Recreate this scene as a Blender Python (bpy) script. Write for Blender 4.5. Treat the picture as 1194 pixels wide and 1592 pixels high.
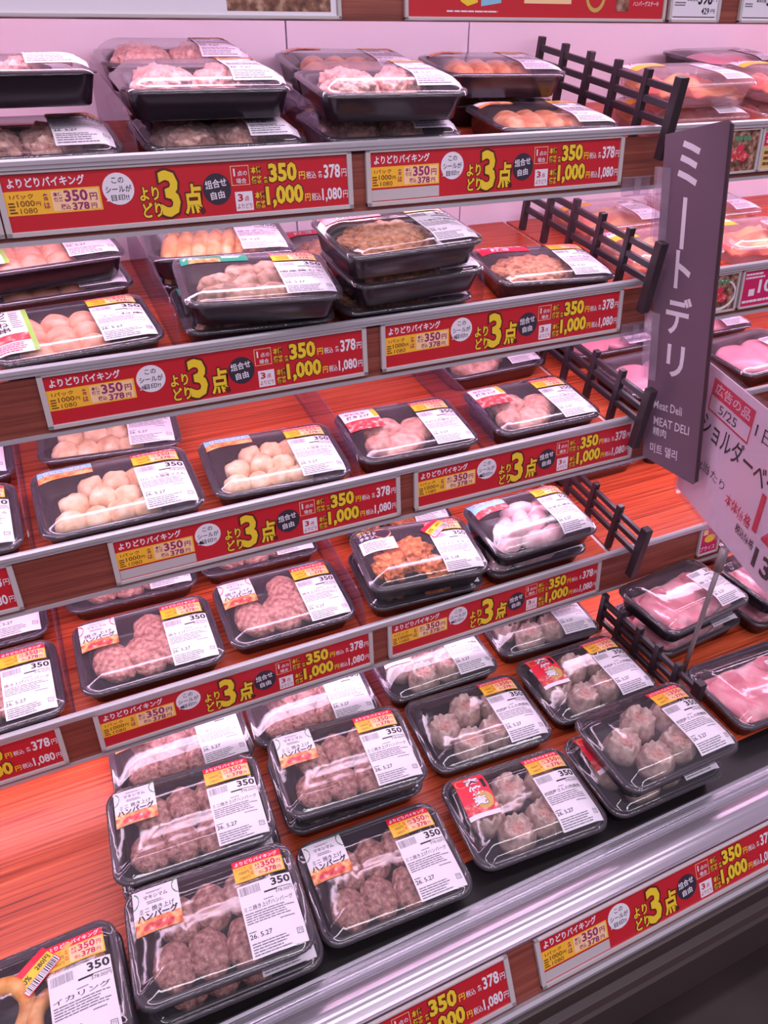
import bpy, bmesh, math, random
from mathutils import Vector, Matrix, Euler, noise

for o in list(bpy.data.objects):
    bpy.data.objects.remove(o)
scene = bpy.context.scene
COL = scene.collection

# ------------------------------------------------------------------ camera
YAW, PITCH = 0.43492, 0.55888
cam_d = bpy.data.cameras.new('camera')
cam_d.sensor_fit = 'HORIZONTAL'
cam_d.sensor_width = 36.0
cam_d.lens = 36.0 * 1182.82 / 1194.0
cam_d.clip_start = 0.02
cam = bpy.data.objects.new('camera', cam_d)
COL.objects.link(cam)
fwd = Vector((math.sin(YAW) * math.cos(PITCH), math.cos(YAW) * math.cos(PITCH), -math.sin(PITCH)))
rgt = Vector((math.cos(YAW), -math.sin(YAW), 0))
upv = rgt.cross(fwd)
M = Matrix((rgt, upv, -fwd)).transposed().to_4x4()
M.translation = Vector((0.10794, -1.01236, 1.43035))
cam.matrix_world = M
scene.camera = cam

# ------------------------------------------------------------------ world, lamps, exposure
scene.view_settings.view_transform = 'Standard'
scene.view_settings.look = 'None'
scene.view_settings.gamma = 1.0
scene.view_settings.use_curve_mapping = False
scene.view_settings.exposure = -0.30
scene.cycles.transparent_max_bounces = 24
scene.cycles.max_bounces = 8

PINK = (1.0, 0.72, 0.97)          # colour of the meat-counter lamps
STORE = (1.0, 0.90, 1.0)          # colour of the shop's ceiling light
LAMP_W = 2.3                      # watts of each lamp tube under a shelf
CEIL_W = 26.0                     # watts of each ceiling lamp
w = bpy.data.worlds.new('shop_ambience')
scene.world = w
w.use_nodes = True
# the rest of the shop: pale ceiling above, darker aisle and floor below
wt = w.node_tree
tc = wt.nodes.new('ShaderNodeTexCoord')
sx = wt.nodes.new('ShaderNodeSeparateXYZ')
rp = wt.nodes.new('ShaderNodeValToRGB')
mr = wt.nodes.new('ShaderNodeMapRange')
mr.inputs['From Min'].default_value = -1.0
wt.links.new(tc.outputs['Generated'], sx.inputs[0])
wt.links.new(sx.outputs['Z'], mr.inputs['Value'])
wt.links.new(mr.outputs[0], rp.inputs[0])
rp.color_ramp.elements[0].position = 0.35
rp.color_ramp.elements[0].color = (0.10, 0.08, 0.10, 1)
rp.color_ramp.elements[1].position = 0.80
rp.color_ramp.elements[1].color = (0.42, 0.37, 0.47, 1)
e_ = rp.color_ramp.elements.new(0.52)
e_.color = (0.27, 0.23, 0.29, 1)
wt.links.new(rp.outputs[0], wt.nodes['Background'].inputs[0])
wt.nodes['Background'].inputs[1].default_value = 1.05


def area_lamp(name, loc, direction, sx, sy, watts, color, parent=None):
    d = bpy.data.lights.new(name, 'AREA')
    d.shape = 'RECTANGLE'
    d.size, d.size_y = sx, sy
    d.energy = watts
    d.color = color
    o = bpy.data.objects.new(name, d)
    COL.objects.link(o)
    z = -Vector(direction).normalized()
    x = Vector((1, 0, 0))
    y = z.cross(x)
    m = Matrix((x, y, z)).transposed().to_4x4()
    m.translation = Vector(loc)
    o.matrix_world = m
    if parent:
        o.parent = parent
        o.matrix_parent_inverse = Matrix()
    return o


for cy in (-0.75, -1.9, -3.0):
    area_lamp('ceiling_lamp', (0.5, cy, 2.75), (0, 0.12, -1), 3.6, 0.10, CEIL_W, STORE)

# ------------------------------------------------------------------ materials
def lin(c):
    return tuple(((v / 255.0) / 12.92 if v / 255.0 <= 0.04045 else ((v / 255.0 + 0.055) / 1.055) ** 2.4) for v in c)


def new_mat(name):
    m = bpy.data.materials.new(name)
    m.use_nodes = True
    nt = m.node_tree
    return m, nt, nt.nodes['Principled BSDF']


def plain(name, rgb, rough=0.5, metal=0.0, spec=0.5):
    m, nt, b = new_mat(name)
    b.inputs['Base Color'].default_value = (*lin(rgb), 1)
    b.inputs['Roughness'].default_value = rough
    b.inputs['Metallic'].default_value = metal
    b.inputs['Specular IOR Level'].default_value = spec
    return m


def coords(nt, scale=(1, 1, 1)):
    tc = nt.nodes.new('ShaderNodeTexCoord')
    mp = nt.nodes.new('ShaderNodeMapping')
    mp.inputs['Scale'].default_value = scale
    nt.links.new(tc.outputs['Object'], mp.inputs[0])
    return mp.outputs[0]


def ramp(nt, fac, stops):
    r = nt.nodes.new('ShaderNodeValToRGB')
    r.color_ramp.elements[0].position = stops[0][0]
    r.color_ramp.elements[0].color = (*lin(stops[0][1]), 1)
    r.color_ramp.elements[1].position = stops[-1][0]
    r.color_ramp.elements[1].color = (*lin(stops[-1][1]), 1)
    for p, c in stops[1:-1]:
        e = r.color_ramp.elements.new(p)
        e.color = (*lin(c), 1)
    nt.links.new(fac, r.inputs[0])
    return r.outputs[0]


def noisy(name, stops, scale=60, detail=4, rough=0.5, bump=0.3, stretch=(1, 1, 1), bscale=None, sss=0.0, dist=0.002):
    m, nt, b = new_mat(name)
    v = coords(nt, stretch)
    n = nt.nodes.new('ShaderNodeTexNoise')
    n.inputs['Scale'].default_value = scale
    n.inputs['Detail'].default_value = detail
    nt.links.new(v, n.inputs['Vector'])
    nt.links.new(ramp(nt, n.outputs[0], stops), b.inputs['Base Color'])
    b.inputs['Roughness'].default_value = rough
    if bump:
        n2 = nt.nodes.new('ShaderNodeTexNoise')
        n2.inputs['Scale'].default_value = bscale or scale * 2
        n2.inputs['Detail'].default_value = 5
        nt.links.new(v, n2.inputs['Vector'])
        bp = nt.nodes.new('ShaderNodeBump')
        bp.inputs['Strength'].default_value = bump
        bp.inputs['Distance'].default_value = dist
        nt.links.new(n2.outputs[0], bp.inputs['Height'])
        nt.links.new(bp.outputs[0], b.inputs['Normal'])
    if sss:
        b.inputs['Subsurface Weight'].default_value = sss
        b.inputs['Subsurface Radius'].default_value = (0.006, 0.002, 0.002)
    return m


def wood(name, stops, sx=1.0, sy=70):
    m, nt, b = new_mat(name)
    v = coords(nt, (sx, sy, sy))
    n = nt.nodes.new('ShaderNodeTexNoise')
    n.inputs['Scale'].default_value = 3.0
    n.inputs['Detail'].default_value = 6
    n.inputs['Roughness'].default_value = 0.65
    nt.links.new(v, n.inputs['Vector'])
    nt.links.new(ramp(nt, n.outputs[0], stops), b.inputs['Base Color'])
    b.inputs['Roughness'].default_value = 0.42
    bp = nt.nodes.new('ShaderNodeBump')
    bp.inputs['Strength'].default_value = 0.15
    bp.inputs['Distance'].default_value = 0.001
    nt.links.new(n.outputs[0], bp.inputs['Height'])
    nt.links.new(bp.outputs[0], b.inputs['Normal'])
    return m


def clear(name, tint, fmin, gain, rough, haze, haze_rgb, bump=0.0, bscale=30):
    """thin clear plastic: lets light through, mirrors at grazing angles"""
    m = bpy.data.materials.new(name)
    m.use_nodes = True
    nt = m.node_tree
    for n in list(nt.nodes):
        nt.nodes.remove(n)
    out = nt.nodes.new('ShaderNodeOutputMaterial')
    tr = nt.nodes.new('ShaderNodeBsdfTransparent')
    tr.inputs[0].default_value = (*tint, 1)
    gl = nt.nodes.new('ShaderNodeBsdfGlossy')
    gl.inputs['Roughness'].default_value = rough
    df = nt.nodes.new('ShaderNodeBsdfDiffuse')
    df.inputs[0].default_value = (*lin(haze_rgb), 1)
    m1 = nt.nodes.new('ShaderNodeMixShader')
    m1.inputs[0].default_value = haze
    nt.links.new(tr.outputs[0], m1.inputs[1])
    nt.links.new(df.outputs[0], m1.inputs[2])
    fr = nt.nodes.new('ShaderNodeLayerWeight')
    fr.inputs['Blend'].default_value = 0.5
    pw = nt.nodes.new('ShaderNodeMath')
    pw.operation = 'POWER'
    pw.inputs[1].default_value = 3.6
    nt.links.new(fr.outputs['Facing'], pw.inputs[0])
    ma = nt.nodes.new('ShaderNodeMath')
    ma.operation = 'MULTIPLY_ADD'
    ma.inputs[1].default_value = gain
    ma.inputs[2].default_value = fmin
    ma.use_clamp = True
    nt.links.new(pw.outputs[0], ma.inputs[0])
    m2 = nt.nodes.new('ShaderNodeMixShader')
    nt.links.new(ma.outputs[0], m2.inputs[0])
    nt.links.new(m1.outputs[0], m2.inputs[1])
    nt.links.new(gl.outputs[0], m2.inputs[2])
    nt.links.new(m2.outputs[0], out.inputs[0])
    if bump:
        n = nt.nodes.new('ShaderNodeTexNoise')
        n.inputs['Scale'].default_value = bscale
        n.inputs['Detail'].default_value = 2
        nt.links.new(coords(nt), n.inputs['Vector'])
        bp = nt.nodes.new('ShaderNodeBump')
        bp.inputs['Strength'].default_value = bump
        bp.inputs['Distance'].default_value = 0.004
        nt.links.new(n.outputs[0], bp.inputs['Height'])
        nt.links.new(bp.outputs[0], gl.inputs['Normal'])
        nt.links.new(bp.outputs[0], fr.inputs['Normal'])
    return m


MT = {
    'wall': plain('white_panel', (238, 226, 238), 0.4),
    'white_metal': plain('white_painted_metal', (226, 216, 226), 0.35),
    'alu': plain('brushed_aluminium', (196, 188, 198), 0.3, 0.35),
    'frame': plain('grey_holder_plastic', (196, 184, 188), 0.4),
    'chrome': plain('bumper_metal', (214, 206, 218), 0.22, 0.8),
    'bumper': plain('bumper_plastic', (186, 174, 188), 0.2, 0.6),
    'dark_panel': plain('dark_brown_panel', (74, 58, 58), 0.45),
    'black_strip': plain('black_strip', (30, 24, 28), 0.4),
    'floor': noisy('shop_floor', [(0.3, (44, 34, 34)), (0.7, (62, 48, 48))], 6, 3, 0.5, 0),
    'wood': wood('red_wood_board', [(0.34, (112, 30, 20)), (0.46, (190, 70, 40)), (0.6, (214, 92, 56)), (0.75, (236, 128, 88))]),
    'wood_unlit': wood('unlit_brown_wood_fascia', [(0.25, (84, 38, 32)), (0.5, (132, 64, 54)), (0.75, (164, 90, 74))], 1.0, 50),  # brown fascia wood, its lack of lamp light painted in as darker tones
    'fence': plain('black_lattice_plastic', (52, 40, 48), 0.35),
    'tray': plain('black_tray_plastic', (46, 36, 48), 0.2),
    'tray_pale': clear('clear_tray_plastic', (0.98, 0.93, 0.95), 0.03, 0.6, 0.1, 0.22, (240, 200, 206)),
    'film': clear('cling_film', (0.97, 0.96, 0.98), 0.05, 0.8, 0.055, 0.04, (240, 225, 240), 0.10, 26),
    'acrylic': clear('clear_acrylic', (0.86, 0.80, 0.88), 0.02, 0.6, 0.05, 0.10, (170, 140, 170)),
    'sleeve': clear('clear_sleeve', (0.98, 0.96, 0.98), 0.01, 0.35, 0.04, 0.03, (235, 220, 235)),
    'clip': clear('clear_clip', (0.94, 0.90, 0.95), 0.04, 0.9, 0.08, 0.12, (230, 215, 232)),
    'white': plain('label_paper', (234, 224, 238), 0.4),
    'ink': plain('black_ink', (34, 30, 38), 0.5),
    'grey_ink': plain('grey_ink', (120, 112, 124), 0.5),
    'red': plain('strip_red', (196, 32, 46), 0.4),
    'label_red': plain('sticker_red', (236, 34, 66), 0.35),
    'yellow': plain('print_yellow', (240, 204, 52), 0.4),
    'amber': plain('sticker_amber', (250, 186, 56), 0.35),
    'peach': plain('sticker_peach', (250, 206, 160), 0.4),
    'magenta': plain('print_magenta', (206, 30, 96), 0.4),
    'purple': plain('print_purple', (150, 44, 110), 0.4),
    'brown_ink': plain('brown_ink', (120, 70, 28), 0.5),
    'navy': plain('dark_circle', (58, 46, 62), 0.4),
    'outline': plain('dark_red_outline', (92, 30, 26), 0.5),
    'green': plain('leaf_green', (86, 142, 106), 0.4),
    'lime': plain('lime_edge', (150, 190, 92), 0.4),
    'teal': plain('teal_print', (36, 138, 112), 0.4),
    'blue': plain('pale_blue_print', (140, 192, 224), 0.4),
    'food_orange': noisy('printed_orange_food', [(0.35, (206, 84, 46)), (0.55, (236, 150, 96)), (0.7, (244, 190, 140))], 120, 3, 0.4, 0),
    'food_red': noisy('printed_red_food', [(0.35, (196, 40, 62)), (0.55, (226, 96, 96)), (0.7, (244, 190, 190))], 120, 3, 0.4, 0),
    'food_brown': noisy('printed_brown_food', [(0.3, (60, 36, 34)), (0.5, (132, 84, 66)), (0.7, (196, 160, 140))], 90, 4, 0.4, 0),
    'food_gold': plain('printed_gold', (206, 166, 92), 0.4),
    'skin_tone': plain('printed_tan', (214, 180, 120), 0.4),
    'sign': plain('purple_brown_sign', (112, 84, 104), 0.4),
    'sign_edge': plain('sign_dark_edge', (64, 40, 52), 0.4),
    'sign_text': plain('sign_lettering', (226, 208, 226), 0.5),
    'card_pink': plain('card_paper', (240, 222, 240), 0.35),
    'card_red': plain('card_print_red', (224, 46, 84), 0.4),
    'pole': plain('grey_pole', (150, 138, 142), 0.35, 0.3),
    # food
    'mini': noisy('browned_minced_meat', [(0.3, (104, 64, 62)), (0.5, (166, 112, 104)), (0.68, (204, 156, 144))], 150, 6, 0.42, 1.0, bscale=190, dist=0.004),
    'patty': noisy('pale_minced_meat', [(0.3, (140, 82, 76)), (0.5, (194, 130, 118)), (0.7, (228, 180, 164))], 140, 6, 0.4, 1.0, bscale=180, dist=0.004),
    'dumpling': noisy('dumpling_wrapper', [(0.3, (150, 118, 110)), (0.5, (192, 162, 152)), (0.7, (222, 196, 184))], 70, 4, 0.38, 0.5, bscale=110),
    'dumpling_fill': noisy('dumpling_filling', [(0.3, (168, 110, 104)), (0.6, (206, 158, 146))], 200, 4, 0.5, 0.7),
    'nugget': noisy('pale_chicken_batter', [(0.3, (206, 158, 122)), (0.5, (232, 192, 152)), (0.7, (246, 218, 188))], 60, 5, 0.45, 0.5, bscale=150),
    'tender': noisy('raw_tender_meat', [(0.3, (182, 118, 104)), (0.5, (214, 156, 140)), (0.7, (234, 194, 176))], 90, 5, 0.35, 0.5, bscale=160),
    'fried': noisy('fried_crust', [(0.3, (164, 74, 26)), (0.5, (220, 116, 50)), (0.7, (242, 164, 92))], 120, 6, 0.55, 1.0, bscale=180, dist=0.004),
    'wing': noisy('pale_pink_chicken', [(0.3, (226, 164, 172)), (0.5, (244, 200, 206)), (0.7, (252, 226, 228))], 40, 4, 0.3, 0.3, bscale=120),
    'ball': noisy('peach_meatball', [(0.3, (222, 140, 106)), (0.5, (240, 168, 136)), (0.7, (248, 196, 166))], 60, 4, 0.35, 0.3, bscale=150),
    'strip': noisy('seasoned_chicken_strip', [(0.3, (120, 88, 66)), (0.5, (196, 148, 120)), (0.7, (232, 184, 158))], 75, 5, 0.4, 0.6, bscale=160),
    'gyoza': noisy('gyoza_wrapper', [(0.3, (206, 128, 66)), (0.5, (238, 172, 108)), (0.7, (250, 208, 156))], 50, 4, 0.4, 0.4, bscale=130),
    'mound': noisy('shredded_orange_meat', [(0.3, (150, 84, 46)), (0.5, (216, 142, 96)), (0.7, (240, 188, 146))], 130, 6, 0.42, 1.0, bscale=170, dist=0.004),
    'pale_mound': noisy('shredded_pale_meat', [(0.3, (206, 140, 126)), (0.5, (238, 184, 170)), (0.7, (250, 218, 208))], 120, 6, 0.42, 1.0, bscale=160, dist=0.004),
    'cutlet': noisy('orange_cutlet', [(0.3, (196, 106, 60)), (0.5, (236, 156, 106)), (0.7, (248, 192, 148))], 70, 5, 0.45, 0.6, bscale=150),
    'ring': noisy('battered_ring', [(0.3, (196, 118, 58)), (0.5, (228, 156, 88)), (0.7, (242, 186, 126))], 60, 4, 0.4, 0.3, bscale=140),
    'pork': noisy('pink_pork_slice', [(0.3, (224, 110, 132)), (0.5, (240, 146, 162)), (0.7, (250, 196, 204))], 28, 4, 0.3, 0.4, bscale=80),
    'ham': noisy('pink_ham', [(0.3, (240, 134, 156)), (0.6, (250, 164, 182))], 12, 3, 0.28, 0.1),
    'bacon': noisy('marinated_pork', [(0.32, (232, 110, 112)), (0.48, (244, 160, 120)), (0.6, (250, 200, 130)), (0.75, (250, 180, 176))], 9, 3, 0.3, 0.2, stretch=(1, 2.6, 1), bscale=60),
    'stick': plain('bamboo_stick', (226, 190, 146), 0.5),
}
def glow(name, rgb, strength):
    m, nt, b = new_mat(name)
    b.inputs['Base Color'].default_value = (0.9, 0.9, 0.9, 1)
    b.inputs['Emission Color'].default_value = (*rgb, 1)
    b.inputs['Emission Strength'].default_value = strength
    return m
MT['tube'] = glow('lit_lamp_tube', PINK, 14.0)

# ------------------------------------------------------------------ mesh helpers
class MB:
    """collects shapes and links them as ONE mesh object"""
    def __init__(self):
        self.v, self.f, self.mi, self.mats = [], [], [], []

    def m(self, key):
        if key not in self.mats:
            self.mats.append(key)
        return self.mats.index(key)

    def add(self, vs, fs, key):
        b = len(self.v)
        self.v += [tuple(p) for p in vs]
        i = self.m(key)
        for f in fs:
            self.f.append([b + k for k in f])
            self.mi.append(i)

    def box(self, x0, x1, y0, y1, z0, z1, key, T=None):
        vs = [Vector((x, y, z)) for z in (z0, z1) for y in (y0, y1) for x in (x0, x1)]
        if T is not None:
            vs = [T @ p for p in vs]
        self.add(vs, [(0, 2, 3, 1), (4, 5, 7, 6), (0, 1, 5, 4), (2, 6, 7, 3), (0, 4, 6, 2), (1, 3, 7, 5)], key)

    def bbox(self, x0, x1, y0, y1, z0, z1, key, r=0.002, T=None):
        """box with chamfered long edges"""
        bm = bmesh.new()
        bmesh.ops.create_cube(bm, size=1)
        for v in bm.verts:
            v.co = Vector(((x0 + x1) / 2 + v.co.x * (x1 - x0), (y0 + y1) / 2 + v.co.y * (y1 - y0), (z0 + z1) / 2 + v.co.z * (z1 - z0)))
        bmesh.ops.bevel(bm, geom=bm.edges[:], offset=r, segments=2, affect='EDGES', profile=0.5)
        bm.verts.index_update()
        self.add([(T @ v.co) if T is not None else v.co.copy() for v in bm.verts], [[v.index for v in f.verts] for f in bm.faces], key)
        bm.free()

    def prism(self, prof, x0, x1, key, T=None, close=True):
        """profile of (y, z) points swept along x"""
        n = len(prof)
        vs = [Vector((x, y, z)) for x in (x0, x1) for y, z in prof]
        if T is not None:
            vs = [T @ p for p in vs]
        fs = [(i, (i + 1) % n, n + (i + 1) % n, n + i) for i in range(n if close else n - 1)]
        if close:
            fs += [tuple(range(n - 1, -1, -1)), tuple(range(n, 2 * n))]
        self.add(vs, fs, key)

    def loft(self, loops, key, cap0=False, cap1=False):
        n = len(loops[0])
        vs = [p for L in loops for p in L]
        fs = []
        for k in range(len(loops) - 1):
            for i in range(n):
                j = (i + 1) % n
                fs.append((k * n + i, k * n + j, (k + 1) * n + j, (k + 1) * n + i))
        if cap0:
            fs.append(tuple(range(n - 1, -1, -1)))
        if cap1:
            fs.append(tuple(range((len(loops) - 1) * n, len(loops) * n)))
        self.add(vs, fs, key)

    def tube(self, pts, r, key, n=10, cap=True):
        loops = []
        pts = [Vector(p) for p in pts]
        for i, p in enumerate(pts):
            d = (pts[min(i + 1, len(pts) - 1)] - pts[max(i - 1, 0)]).normalized()
            a = d.orthogonal().normalized()
            b = d.cross(a)
            loops.append([p + (a * math.cos(t) + b * math.sin(t)) * r for t in [2 * math.pi * k / n for k in range(n)]])
        self.loft(loops, key, cap, cap)

    def build(self, name, parent=None, smooth=False, loc=None):
        me = bpy.data.meshes.new(name)
        me.from_pydata(self.v, [], self.f)
        for k in self.mats:
            me.materials.append(MT[k])
        me.polygons.foreach_set('material_index', self.mi)
        if smooth:
            me.polygons.foreach_set('use_smooth', [True] * len(self.f))
        me.update()
        return link(name, me, parent, loc)


def link(name, me, parent=None, loc=None):
    o = bpy.data.objects.new(name, me)
    COL.objects.link(o)
    if parent is not None:
        o.parent = parent
    if loc is not None:
        o.location = loc
    return o


def tag(o, label, cat, group=None):
    o['label'] = label
    o['category'] = cat
    if group:
        o['group'] = group
    return o


def empty(name, mat=None):
    o = bpy.data.objects.new(name, None)
    o.empty_display_size = 0.02
    COL.objects.link(o)
    if mat is not None:
        o.matrix_world = mat
    return o


def rrect(w, d, r, z, n=6, cx=0, cy=0):
    out = []
    for sx, sy, a0 in ((1, 1, 0), (-1, 1, 90), (-1, -1, 180), (1, -1, 270)):
        for k in range(n + 1):
            a = math.radians(a0 + 90 * k / n)
            out.append(Vector((cx + sx * (w / 2 - r) + r * math.cos(a), cy + sy * (d / 2 - r) + r * math.sin(a), z)))
    return out

# ------------------------------------------------------------------ lettering
_glyph = {}
def glyphs(s, bold=0.0):
    k = (s, bold)
    if k not in _glyph:
        cu = bpy.data.curves.new('lettering', 'FONT')
        cu.body = s
        cu.resolution_u = 2
        cu.offset = bold
        ob = bpy.data.objects.new('lettering', cu)
        me = bpy.data.meshes.new_from_object(ob)
        vs = [(v.co.x, v.co.y) for v in me.vertices]
        fs = [list(p.vertices) for p in me.polygons]
        bpy.data.objects.remove(ob)
        bpy.data.curves.remove(cu)
        bpy.data.meshes.remove(me)
        xs = [v[0] for v in vs] or [0, 1]
        ys = [v[1] for v in vs] or [0, 1]
        x0, y0, sx, sy = min(xs), min(ys), max(max(xs) - min(xs), 1e-4), max(max(ys) - min(ys), 1e-4)
        _glyph[k] = ([((a - x0) / sx, (b - y0) / sy) for a, b in vs], fs)
    return _glyph[k]


class Flat:
    """a printed sheet: shapes in layers on a thin card; x right, y up"""
    EPS = 0.00016

    def __init__(self):
        self.it = []

    def poly(self, pts, key, layer):
        self.it.append((list(pts), [list(range(len(pts)))], key, layer))

    def rect(self, x, y, w, h, key, layer=0, nx=1, ny=1):
        nx, ny = max(nx, min(24, math.ceil(w / 0.006))), max(ny, min(24, math.ceil(h / 0.006)))
        vs = [(x + w * i / nx, y + h * j / ny) for j in range(ny + 1) for i in range(nx + 1)]
        fs = [[j * (nx + 1) + i, j * (nx + 1) + i + 1, (j + 1) * (nx + 1) + i + 1, (j + 1) * (nx + 1) + i] for j in range(ny) for i in range(nx)]
        self.it.append((vs, fs, key, layer))

    def outline(self, x, y, w, h, t, key, layer):
        for a in ((x, y, w, t), (x, y + h - t, w, t), (x, y + t, t, h - 2 * t), (x + w - t, y + t, t, h - 2 * t)):
            self.rect(*a, key, layer)

    def ell(self, cx, cy, rx, ry, key, layer, n=28, a0=0.0, a1=360.0):
        self.poly([(cx + rx * math.cos(math.radians(a0 + (a1 - a0) * k / n)), cy + ry * math.sin(math.radians(a0 + (a1 - a0) * k / n))) for k in range(n if a1 - a0 == 360 else n + 1)], key, layer)

    def text(self, s, x, y, w, h, key, layer, bold=0.012, edge=None, rot=0.0, edge_w=0.045):
        """lettering fitted into the box x, y, w, h"""
        def put(b, k2, lay, grow=0.0):
            vs, fs = glyphs(s, b)
            c, sn = math.cos(math.radians(rot)), math.sin(math.radians(rot))
            out = []
            for a, q in vs:
                px, py = -grow + a * (w + 2 * grow), -grow + q * (h + 2 * grow)
                out.append((x + px * c - py * sn, y + px * sn + py * c))
            self.it.append((out, fs, k2, lay))
        if edge:
            put(edge_w, edge, layer, h * 0.055)
        put(bold, key, layer + (1 if edge else 0))

    def vert(self, s, x, y, w, h, key, layer, bold=0.02, edge=None, gap=0.1, rot=0):
        ch = h / len(s)
        for i, c in enumerate(s):
            self.text(c, x, y + h - (i + 1) * ch + ch * gap / 2, w, ch * (1 - gap), key, layer, bold, edge)

    def lines(self, x, y, w, h, n, key, layer, rnd, fill=0.55, seg=True):
        """rows too small to read"""
        for i in range(n):
            yy = y + h - (i + 0.8) * h / n
            cx = x
            end = x + w * rnd.uniform(0.7, 1.0)
            while cx < end:
                l = w * rnd.uniform(0.03, 0.16) if seg else end - cx
                self.rect(cx, yy, min(l, end - cx), h / n * fill, key, layer)
                cx += l + w * rnd.uniform(0.008, 0.02)

    def bars(self, x, y, w, h, key, layer, rnd):
        cx = x
        while cx < x + w:
            b = rnd.choice((0.5, 0.5, 0.9, 1.3)) * w / 46
            self.rect(cx, y, b, h, key, layer)
            cx += b + rnd.choice((0.6, 0.9, 1.4)) * w / 46

    def build(self, name, parent, fn, thick=0.0):
        """fn(x, y, lift) -> 3D point"""
        mb = MB()
        for vs, fs, key, layer in self.it:
            mb.add([fn(a, b, layer * self.EPS) for a, b in vs], fs, key)
        return mb.build(name, parent)

# ------------------------------------------------------------------ the setting
Z0 = 1.30
INC, BINC = 0.1422, 0.043
EDGE = [(0.0, Z0), (-0.0578, Z0 - 0.2167), (-0.0992, Z0 - 0.4407), (-0.1525, Z0 - 0.6828), (-0.6099, Z0 - 0.8515)]
TILT, BTILT, TAG_W, TAG_H = 0.0804, 0.465, 0.42, 0.0625
DROP = [0.023, 0.018, 0.018, 0.018, 0.0]   # how far the boards lie below the top of the price strips
XA, XB = -1.0, 2.5
WALL_Y = 0.345


def struct(mb, name):
    o = mb.build(name)
    o['kind'] = 'structure'
    return o


mb = MB(); mb.box(-2.5, 4.0, -4.0, 0.6, -0.05, 0.0, 'floor'); struct(mb, 'floor')
mb = MB()
for x0, x1 in ((XA - 0.3, 0.566), (0.569, 0.900), (0.903, 1.80), (1.803, XB + 0.3)):
    mb.box(x0, x1, WALL_Y, WALL_Y + 0.03, 0.001, 2.3, 'wall')
mb.box(XA - 0.3, XB + 0.3, WALL_Y + 0.02, WALL_Y + 0.05, 0.001, 2.3, 'black_strip')
struct(mb, 'wall_back')


def shelf_matrix(k):
    y, z = EDGE[k]
    return Matrix.Translation((0, y, z)) @ Matrix.Rotation(INC if k < 4 else BINC, 4, 'X')


def tag_matrix(k, x):
    """frame of a price strip: x right, y up along the strip, z outwards; origin at the top left of the red paper"""
    if k == -1:
        y, z, t = -0.004, Z0 + 0.146 + 0.0665, TILT
    else:
        y, z = EDGE[k]
        t = TILT if k < 4 else BTILT
    ex = Vector((1, 0, 0))
    ey = Vector((0, math.sin(t), math.cos(t)))
    ez = ex.cross(ey)
    m = Matrix((ex, ey, ez)).transposed().to_4x4()
    m.translation = Vector((x, y, z)) + ez * 0.0
    return m


SHELF_NAMES = ['top display shelf carrying deep black trays', 'second display shelf from the top with lattice at its right',
               'third display shelf from the top of the meat case', 'lowest hanging shelf above the base of the case']
for k in range(4):
    m = shelf_matrix(k)
    inv = m.inverted()
    vb = (WALL_Y - EDGE[k][0]) / math.cos(INC) - 0.014
    r = empty('display_shelf', m)
    tag(r, SHELF_NAMES[k], 'shelf', 'hanging shelves of the case')
    mb = MB()
    dz = -DROP[k]
    mb.box(XA, XB, 0.0, vb, dz - 0.016, dz - 0.0045, 'white_metal')
    mb.build('deck', r)
    for x0, x1 in ((XA, 0.986), (0.996, 1.93), (1.955, XB)):
        mb = MB()
        mb.box(x0, x1, 0.004, vb - 0.012, dz - 0.0044, dz - 0.0002, 'wood')
        mb.build('wood_board', r)
    T = inv @ tag_matrix(k, 0)
    mb = MB()                      # strip runs in its own frame: local (x, up, out)
    mb.prism([(0.0028, -0.004), (0.012, -0.004), (0.0145, -0.001), (0.0145, 0.003), (0.012, 0.0055), (0.0075, 0.0055), (0.0065, 0.004), (0.0028, 0.004)], XA, XB, 'alu', T)
    mb.build('price_rail', r)
    mb = MB()
    mb.box(XA, XB, -0.072, -0.0012, -0.006, -0.003, 'wood_unlit', T)
    mb.build('fascia', r)
    mb = MB()
    mb.box(XA, XB, -0.0775, -0.0722, -0.0065, 0.0, 'alu', T)
    mb.build('lower_lip', r)
    mb = MB()
    mb.bbox(XA + 0.05, XB - 0.05, 0.030, 0.048, dz - 0.031, dz - 0.0165, 'tube', 0.003)
    mb.build('lamp_tube', r)
    p = m @ Vector((0.6, 0.039, dz - 0.0335))
    la = area_lamp('shelf_lamp', (0, 0, 0), (0, 0.35, -1), XB - XA - 0.2, 0.02, LAMP_W, PINK)
    q = Vector((0, 0.35, -1)).normalized()
    zz = -q; xx = Vector((1, 0, 0)); yy = zz.cross(xx)
    lm = Matrix((xx, yy, zz)).transposed().to_4x4(); lm.translation = p
    la.parent = r
    la.matrix_world = lm
    la.matrix_parent_inverse = m.inverted()
    la.matrix_basis = lm

# upper shelf whose lower edge shows at the top of the picture
UPY, UPZ = -0.004, Z0 + 0.2125
m = Matrix.Translation((0, UPY, UPZ)) @ Matrix.Rotation(INC, 4, 'X')
r = empty('display_shelf', m)
tag(r, 'highest shelf whose lower edge crosses the top of the picture', 'shelf', 'hanging shelves of the case')
mb = MB(); mb.box(XA, XB, 0.012, 0.342, -0.018, -0.0045, 'white_metal'); mb.build('deck', r)
T = m.inverted() @ tag_matrix(-1, 0)
mb = MB(); mb.box(XA, XB, 0.0028, 0.0145, -0.004, 0.005, 'alu', T); mb.build('price_rail', r)
mb = MB(); mb.box(XA, XB, -0.0665, -0.0012, -0.006, -0.003, 'wood_unlit', T); mb.build('fascia', r)
mb = MB(); mb.bbox(XA + 0.05, XB - 0.05, 0.03, 0.048, -0.034, -0.0185, 'tube', 0.003); mb.build('lamp_tube', r)
la = area_lamp('shelf_lamp', (0, 0, 0), (0, 0.35, -1), XB - XA - 0.2, 0.02, LAMP_W, PINK)
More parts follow.
